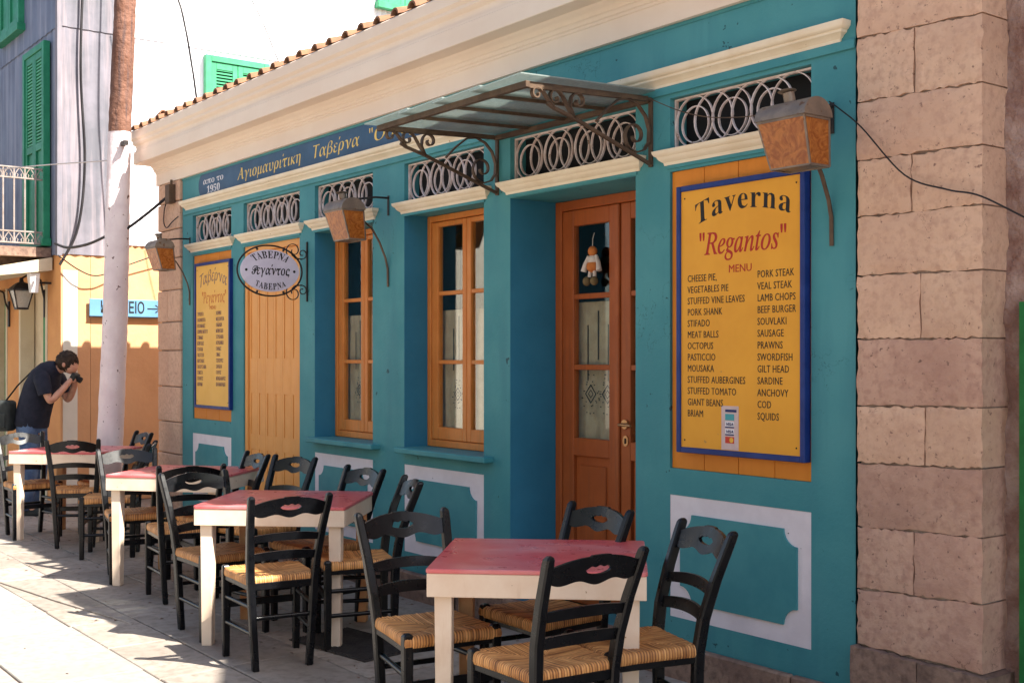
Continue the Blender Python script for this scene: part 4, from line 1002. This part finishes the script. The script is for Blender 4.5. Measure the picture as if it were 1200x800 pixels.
W(MB().box(XW - .02, XW + .05, YW - .05, YW + .0, 2.6, 8), 'corner_post', 'metal_pale')
# downpipe and beams
W(MB().box(-22.2, XW + .5, YW - .5, 9.2, 8.0, 8.15), 'roof', 'house_cream')
# shutters
def shutter(x0, x1, z0, z1, horiz='x', base=YW - .03, mat='green_paint', matl='green_light'):
    def Bx(a0, a1, d0, d1, q0, q1):
        return (a0, a1, base - d1, base - d0, q0, q1) if horiz == 'x' else (base + d0, base + d1, a0, a1, q0, q1)
    fr = W(MB().box(*Bx(x0, x0 + .07, .0, .07, z0, z1)).box(*Bx(x1 - .07, x1, .0, .07, z0, z1)).box(*Bx(x0 + .07, x1 - .07, .0, .07, z1 - .07, z1)).box(*Bx(x0 - .03, x1 + .03, -.005, .09, z0 - .08, z0)), 'shutter_frame', mat, bevel=.004)
    c = (x0 + x1) / 2
    for a, b in ((x0 + .072, c - .003), (c + .003, x1 - .072)):
        m = MB().box(*Bx(a, a + .06, .02, .055, z0, z1 - .072)).box(*Bx(b - .06, b, .02, .055, z0, z1 - .072))
        zm = z0 + (z1 - z0) * .48
        m.box(*Bx(a + .06, b - .06, .02, .055, z0, z0 + .09)).box(*Bx(a + .06, b - .06, .02, .055, zm - .04, zm + .04)).box(*Bx(a + .06, b - .06, .02, .055, z1 - .15, z1 - .072))
        m.box(*Bx(a + .06, b - .06, .022, .034, z0 + .09, zm - .04)); m.build('shutter_leaf', mat if horiz == 'x' else matl, fr, bevel=.003)
        l = MB(); z = zm + .05
        while z < z1 - .16: l.box(*Bx(a + .06, b - .06, .024, .048, z, z + .018)); z += .036
        l.build('louvres', matl, fr); MB().box(*Bx(a + .06, b - .06, .010, .018, zm + .04, z1 - .15)).build('louvre_backing', 'dark', fr)
shutter(-13.84, -13.02, 2.80, 4.90); shutter(-14.95, -14.00, 5.30, 6.7)
shutter(1.20, 1.98, 3.9, 4.93, 'y', XW + .035, 'green_light', 'green_light'); shutter(3.45, 4.2, 5.93, 7.2, 'y', XW + .035, 'green_light', 'green_light')
# balcony
bl = W(MB().box(-16.2, -13.02, YW - .95, YW - .02, 2.60, 2.70), 'balcony', 'stone_dark')
br = MB()
def rail_run(p0, p1, n):
    p0, p1 = Vector(p0), Vector(p1); m = MB(); d = p1 - p0; up = (0, 0, 1)
    for z in (.04, .16, .72, .83):
        m.tube([p0 + Vector((0, 0, z)), p1 + Vector((0, 0, z))], .010, 6)
    side = Vector((d.y, -d.x, 0)).normalized()
    for k in range(n + 1):
        q = p0 + d * (k / n); m.tube([q + Vector((0, 0, .04)), q + Vector((0, 0, .83))], .009, 6)
        if k < n:
            q2 = p0 + d * ((k + .5) / n); e_ = d / n
            for zb_, sg in ((.72, 1), (.04, 1)):
                for s in (-1, 1):
                    pts = [q2 + e_ * s * a + Vector((0, 0, zb_ + b)) for a, b in ((0, .11), (.22, .075), (.42, .035), (.36, .008), (.2, .012), (.14, .035), (.22, .045))]
                    m.tube(pts, .006, 5)
    return m
rail_run((-13.06, YW - .93, 2.70), (-13.06, YW - .06, 2.70), 8).build('railing', 'rail_paint', bl, smooth=50); rail_run((-16.15, YW - .93, 2.70), (-13.06, YW - .93, 2.70), 26).build('railing', 'rail_paint', bl, smooth=50)
for k in range(5): MB().box(-15.9 + k * .62, -15.8 + k * .62, YW - .85, YW - .02, 2.50, 2.598).build('joist', 'stone_dark', bl)
W(MB().prism([(YW - .02, 2.60), (YW - .75, 2.44), (YW - .76, 2.36), (YW - .02, 2.46)], -16.3, -12.98, 'yz'), 'awning_box', 'house_cream')

# street lamps on the corner house and flood light
def small_lantern(label, x_, y_, z_):
    t = thing('wall_lamp', label, 'wall lamp', (x_, y_, z_))
    MB().loft([[(a * h, b * h, z) for a, b in ((-1, -1), (1, -1), (1, 1), (-1, 1))] for z, h in ((-.20, .055), (-.02, .095))], cap=False).build('lamp_glass', 'frosted', t)
    f = MB()
    for a, b in ((-1, -1), (1, -1), (1, 1), (-1, 1)): f.tube([(a * .056, b * .056, -.20), (a * .097, b * .097, -.02)], .008, 6)
    f.loft([[(a * h, b * h, z) for a, b in ((-1, -1), (1, -1), (1, 1), (-1, 1))] for z, h in ((-.02, .115), (.0, .11), (.06, .05), (.075, .02), (.12, .015))]); f.box(-.06, .06, -.06, .06, -.22, -.20)
    f.build('lamp_frame', 'iron_black', t); MB().tube([(0, 0, .11), (0, .08, .16), (0, .20, .10), (0, .22, -.02), (0, YW - y_ - .005, -.12)], .011, 8).build('lamp_arm', 'iron_black', t, smooth=50)
    MB().box(-.02, .02, YW - y_ - .02, YW - y_ - .002, -.3, 0).build('wall_plate', 'iron_black', t)
small_lantern('black lantern on the orange pilaster above the stooping man', -13.30, -.60, 2.27)
small_lantern('black lantern at the left frame edge beside the green doorway', -14.75, -.62, 2.20)
fl = thing('flood_light', 'small white flood light above the black lantern on the orange wall', 'flood light', (-13.08, -.52, 2.33))
MB().loft([[(-.04, -.05, -.11), (.04, -.05, -.11), (.04, .03, -.11), (-.04, .03, -.11)], [(-.065, -.07, .10), (.065, -.07, .10), (.065, .04, .10), (-.065, .04, .10)]]).build('lamp_body', 'plastic_white', fl, bevel=.008)
MB().tube([(0, .03, 0), (0, .165, 0)], .012, 8).build('lamp_arm', 'iron_black', fl)

# street sign on the side wall
SG = thing('direction_sign', 'light blue sign with an arrow on the sunlit wall behind the pole', 'sign', (XW, .34, 1.97)); 
MB().box(.045, .06, -.41, .40, .005, .190).build('sign_plate', 'signboard_blue', SG, bevel=.003); MB().box(.043, .062, -.412, .402, -.006, .004).build('sign_edge', 'dark', SG)
for yy in (-.3, .3): MB().box(.0, .045, yy, yy + .03, .05, .14).build('bracket', 'iron_black', SG)
o = text('ΚΟΥΡΕΙΟ', .17, (.0608, -.30, .045), 'black_print', SG, (R(90), 0, R(90)), off=.003); fit(o, .47)
MB().strip([(.0610, .21, .095), (.0610, .35, .095)], .0008, .014, (1, 0, 0)).build('arrow', 'black_print', SG); MB().strip([(.0610, .30, .135), (.0610, .355, .095), (.0610, .30, .055)], .0008, .014, (1, 0, 0)).build('arrow', 'black_print', SG)

# ------------------------------------------------------------------ utility pole
PO = thing('utility_pole', 'leaning wooden utility pole, brown above and whitewashed below', 'pole', (-10.93, -.46, 0))
def polepart(z0, z1, mat, nm):
    m = MB(); n = 20; rings = []; k = int((z1 - z0) / .06) + 1; rnd = random.Random(4)
    for i in range(k + 1):
        z = z0 + (z1 - z0) * i / k; cx = .10 * z / 4.82 * .9; cy_ = .124 * z / 4.82; r = .120 - .0052 * z
        rings.append([(cx + (r + .006 * math.sin(3 * a + z * 2.1) + rnd.uniform(-.0035, .0035)) * math.cos(a), cy_ + (r + .006 * math.sin(3 * a + z * 2.1) + rnd.uniform(-.0035, .0035)) * math.sin(a), z) for a in [2 * math.pi * q / n for q in range(n)]])
    m.loft(rings); m.build(nm, mat, PO, smooth=80)
polepart(0, 3.60, 'pole_white', 'whitewashed_shaft'); polepart(3.60, 8.2, 'pole_brown', 'bare_shaft')
MB().box(-.10, .26, .06, .10, 3.46, 3.50).build('pole_bracket', 'iron_black', PO)

# ------------------------------------------------------------------ cables
def cable(label, pts, r, mat='cable', nm='cable'):
    P = [Vector(p) for p in pts]; out = []
    for i in range(len(P) - 1):
        p0, p1, p2, p3 = P[max(0, i - 1)], P[i], P[i + 1], P[min(len(P) - 1, i + 2)]
        for k in range(8):
            t = k / 8; out.append(.5 * ((2 * p1) + (-p0 + p2) * t + (2 * p0 - 5 * p1 + 4 * p2 - p3) * t * t + (-p0 + 3 * p1 - 3 * p2 + p3) * t ** 3))
    out.append(P[-1]); o = MB().tube(out, r, 6).build(nm, mat, smooth=60); return tag(o, label, 'cable')
cable('thin black cable drooping across the sandstone pier', [(-3.15, -.03, 2.60), (-3.082, -.05, 2.555), (-2.973, -.05, 2.461), (-2.774, -.05, 2.246), (-2.588, -.05, 2.168), (-2.447, -.05, 2.127), (-2.30, .10, 2.02), (-2.1, .12, 1.95)], .0035)
cable('thin reddish wire between the canopy and the right lantern', [(-4.24, -.03, 2.80), (-4.197, -.04, 2.787), (-3.983, -.05, 2.693), (-3.765, -.05, 2.63), (-3.463, -.05, 2.596), (-3.16, -.03, 2.60)], .0025, 'iron_brown')
cable('thick black cable from the utility pole to the quoin box', [(-10.83, -.40, 2.66), (-10.78, -.30, 2.74), (-10.66, -.18, 2.86), (-10.50, -.07, 2.99), (-10.46, -.05, 3.02)], .013)
cable('thick black cable sagging from the pole to the corner house', [(-10.9, -.46, 2.66), (-11.5, -.46, 2.62), (-12.2, -.44, 2.64), (-12.70, -.42, 2.72)], .014)
cable('black cable running down the corner of the clad house', [(-12.66, -.16, 7.9), (-12.66, -.14, 6.0), (-12.67, -.17, 4.6), (-12.66, -.13, 3.6), (-12.66, -.2, 2.9), (-12.68, -.38, 2.5)], .014)
if 0: cable('second thin cable beside the downpipe of the clad house', [(-12.67, -.02, 7.9), (-12.67, -.06, 5.4), (-12.66, -.10, 4.2), (-12.67, -.10, 3.2), (-12.66, -.15, 2.8)], .007)
cable('white wire stretched across the grey cladding to the pole', [(-15.5, -1.35, 3.52), (-12.8, -.98, 3.44), (-10.95, -.44, 3.35)], .006, 'cable_pale')
cable('dark cable curving down before the white cladding', [(-12.2, .3, 7.5), (-11.75, .42, 5.6), (-11.58, .509, 5.0), (-11.52, .58, 4.5), (-11.486, .633, 4.05), (-11.45, .66, 3.78)], .010)
cable('thin slanting wire above the cornice', [(-11.6, .6, 6.3), (-11.142, 1.087, 5.1), (-10.986, 1.293, 4.5), (-10.85, 1.5, 4.05)], .005)
cable('thin cable looped at the junction box on the quoins', [(-10.30, -.04, 2.80), (-10.42, -.05, 2.76), (-10.55, -.05, 2.72), (-10.62, -.05, 2.78), (-10.60, -.05, 2.9), (-10.50, -.05, 3.0)], .005)
cable('tangled cables hanging at the corner of the orange plaster', [(-12.68, -.40, 2.6), (-12.62, -.2, 2.45), (-12.63, .0, 2.40), (-12.64, .3, 2.52), (-12.6, .8, 2.72)], .007)
jb = thing('junction_box', 'grey junction box on the left quoins under the cornice', 'junction box', (-10.44, -.02, 2.93))
MB().box(-.05, .05, -.07, -.008, 0, .17).build('box_body', 'iron_brown', jb, bevel=.004); MB().tube([(.03, -.04, .17), (.03, -.04, .21)], .012, 8).build('conduit', 'iron_brown', jb)

# ------------------------------------------------------------------ stooping man
MAN = thing('person', 'man in a dark T-shirt and jeans stooping over his camera', 'person', (-12.14, -.80, 0), R(50))
def skin(name, verts, edges, mat, sub=2, parent=MAN, root=0):
    me = bpy.data.meshes.new(name); me.from_pydata([v[0] for v in verts], edges, []); me.materials.append(MATS[mat])
    o = bpy.data.objects.new(name, me); link(o, parent); mo = o.modifiers.new('skin', 'SKIN'); mo.use_smooth_shade = True
    if not me.skin_vertices: me.attributes
    for i, v in enumerate(verts):
        r = v[1]; r = r if isinstance(r, tuple) else (r, r); me.skin_vertices[0].data[i].radius = r; me.skin_vertices[0].data[i].use_root = (i == root)
    s = o.modifiers.new('sub', 'SUBSURF'); s.levels = sub; s.render_levels = sub; return o
V = [((0, 0, .93), .12), ((.03, 0, 1.10), .105), ((.11, 0, 1.26), .10), ((.19, 0, 1.38), .06), ((.27, 0, 1.43), .052), ((.33, 0, 1.455), (.070, .072)), ((.375, 0, 1.47), (.066, .068))]
E_ = [(0, 1), (1, 2), (2, 3), (3, 4), (4, 5), (5, 6)]
for s in (-1, 1):
    b = len(V); V += [((.18, s * .15, 1.34), .05), ((.27, s * .215, 1.10), .044), ((.375, s * .11, 1.25), .031), ((.40, s * .065, 1.31), (.030, .022))]; E_ += [(2, b), (b, b + 1), (b + 1, b + 2), (b + 2, b + 3)]
    for k, (dx, dy, dz, l) in enumerate(((.5, -.6, .5, .055), (.6, -.65, .25, .062), (.6, -.7, .0, .060), (.5, -.7, -.25, .050), (.1, -.5, .8, .045))):
        f = len(V); d = Vector((dx, dy * s, dz)).normalized() * l; p = Vector((.40, s * .065, 1.31)); V += [(tuple(p + d * .6), .0095), (tuple(p + d + Vector((.012, 0, -.004))), .008)]; E_ += [(b + 3, f), (f, f + 1)]
    b = len(V); V += [((.0, s * .085, .84), .085), ((.03, s * .10, .50), .060), ((-.02, s * .11, .10), .040), ((.10, s * .12, .045), (.038, .03))]; E_ += [(0, b), (b, b + 1), (b + 1, b + 2), (b + 2, b + 3)]
skin('body', V, E_, 'skin', 2)
# T-shirt: lofted rings along the bent spine, sleeves as short tapered tubes
def torso(rings, n=22):
    m = MB(); out = []
    for (x_, z_), (a_, b_), tilt in rings:
        out.append([(x_ + a_ * math.cos(t) * math.cos(R(tilt)), b_ * math.sin(t) * (1 - .12 * math.cos(t) ** 2), z_ - a_ * math.cos(t) * math.sin(R(tilt))) for t in [2 * math.pi * k / n for k in range(n)]])
    return m.loft(out)
m = torso([((-.005, .86), (.150, .190), 6), ((-.005, .88), (.157, .196), 6), ((.01, .98), (.160, .192), 10), ((.04, 1.10), (.160, .190), 18), ((.08, 1.22), (.160, .198), 28), ((.13, 1.32), (.152, .208), 40), ((.18, 1.385), (.128, .190), 52), ((.215, 1.42), (.098, .140), 60), ((.245, 1.437), (.075, .088), 64), ((.26, 1.442), (.064, .066), 64)])
for s in (-1, 1): m.tube([(.15, s * .13, 1.36), (.18, s * .185, 1.32), (.215, s * .208, 1.23), (.228, s * .212, 1.18)], lambda t: [.075, .078, .070, .068][min(3, int(t * 3.01))], 14)
m.build('shirt', 'shirt', MAN, smooth=75)
m = torso([((-.005, .80), (.138, .172), 0), ((-.005, .865), (.143, .178), 0), ((-.005, .905), (.135, .168), 0), ((-.005, .915), (.12, .15), 0)])
for s in (-1, 1): m.tube([(.0, s * .095, .90), (.005, s * .098, .80), (.02, s * .10, .62), (.03, s * .10, .50), (.0, s * .105, .28), (-.02, s * .11, .07), (-.02, s * .11, .05)], lambda t: .098 - .034 * t, 16)
m.build('jeans', 'jeans', MAN, smooth=75)
rt = Matrix.Rotation(R(66), 3, 'Y')
hm = MB().ell((.348, 0, 1.500), (.104, .092, .104), 40, 24, rt)
rh = random.Random(8)
for q in range(len(hm.v)): d_ = Vector(hm.v[q]) - Vector((.352, 0, 1.50)); hm.v[q] = tuple(Vector((.352, 0, 1.50)) + d_ * (1 + rh.uniform(-.09, .10)))
hm.build('hair', 'hair', MAN, smooth=80)
MB().ell((.378, 0, 1.462), (.090, .070, .074), 18, 12, rt).build('face', 'skin', MAN, smooth=80)
MB().ell((.428, 0, 1.405), (.018, .013, .018), 8, 6).build('nose', 'skin', MAN, smooth=80)
for s in (-1, 1):
    MB().ell((.352, s * .086, 1.465), (.018, .010, .024), 8, 6).build('ear', 'skin', MAN, smooth=80)
    MB().loft([[(-.07 + a * .5, s * .11 + b, z) for a, b in ((0, -.045), (.42, -.045), (.46, .0), (.42, .045), (0, .045))] for z in (0, .03)] + [[(-.07 + a * .42, s * .11 + b * .9, z) for a, b in ((0, -.045), (.42, -.03), (.46, .0), (.42, .03), (0, .045))] for z in (.075,)]).build('shoe', 'bag', MAN, smooth=50, bevel=.01)
def at_man(p):
    a = R(50); return (MAN.location.x + p[0] * math.cos(a) - p[1] * math.sin(a), MAN.location.y + p[0] * math.sin(a) + p[1] * math.cos(a), p[2])
cm = thing('camera_held', 'black camera held up to the stooping man\'s face', 'camera', at_man((.425, 0, 1.345)), R(50))
cm.rotation_euler = (0, R(28), R(50))
MB().box(-.025, .025, -.058, .058, -.038, .038).build('camera_body', 'bag', cm, bevel=.008); MB().tube([(.025, 0, 0), (.075, 0, 0)], .030, 14).build('lens', 'dark', cm, smooth=40)
MB().strip([(-.03, .06, .0), (-.02, .07, -.12), (-.06, .06, -.24), (-.12, .05, -.33), (-.20, .04, -.32)], .02, .004, (0, 1, .2)).build('neck_strap', 'bag', cm)
bgg = thing('shoulder_bag', 'dark shoulder bag hanging behind the stooping man', 'bag', at_man((-.27, -.10, .92)), R(48))
MB().box(-.13, .13, -.09, .09, -.10, .20).build('bag_body', 'bag', bgg, bevel=.04).modifiers[0].segments = 4
MB().box(-.10, .10, -.105, -.085, -.07, .08).build('bag_pocket', 'bag', bgg, bevel=.012)
MB().strip([(.05, .0, .19), (.16, .02, .34), (.28, .05, .47), (.36, .08, .50)], .03, .005, (0, 1, 0)).build('bag_strap', 'bag', bgg)

# ------------------------------------------------------------------ houses across the street (seen in the glass, and they bounce light)
def house(label, x0, x1, y0, y1, h, mat, face, wins):
    t = thing('house', label, 'house', ((x0 + x1) / 2, (y0 + y1) / 2, 0)); LL = Vector(t.location)
    o = MB().box(x0, x1, y0, y1, 0, h).build('wall', mat, t); o.location = -LL
    o = MB().box(x0 - .2, x1 + .2, y0 - .2, y1 + .2, h, h + .15).build('roof', 'tile', t); o.location = -LL
    for a, z in wins:
        if face == 'y': m = MB().box(a, a + .9, y1 - .02, y1 + .03, z, z + 1.4)
        else: m = MB().box(x1 - .02, x1 + .03, a, a + .7, z, z + 1.4)
        o = m.build('window_shutter', 'green_paint', t, bevel=.004); o.location = -LL
house('pale house across the street opposite the taverna', -14.0, -2.5, -14, -9.0, 6.2, 'house_far', 'y', [(-13, .9), (-11, .9), (-8.6, .9), (-6, .9), (-13, 3.8), (-11, 3.8), (-8.6, 3.8), (-6, 3.8)])
house('narrow white house across the street further down', -22.5, -17.0, -8.4, -7.1, 6.5, 'house_white', 'x', [])
house('ochre house across the street behind the camera', -1.5, 8.0, -14, -8.6, 5.5, 'house_far', 'y', [(-.5, .9), (2.5, .9), (5, .9), (-.5, 3.6), (2.5, 3.6)])
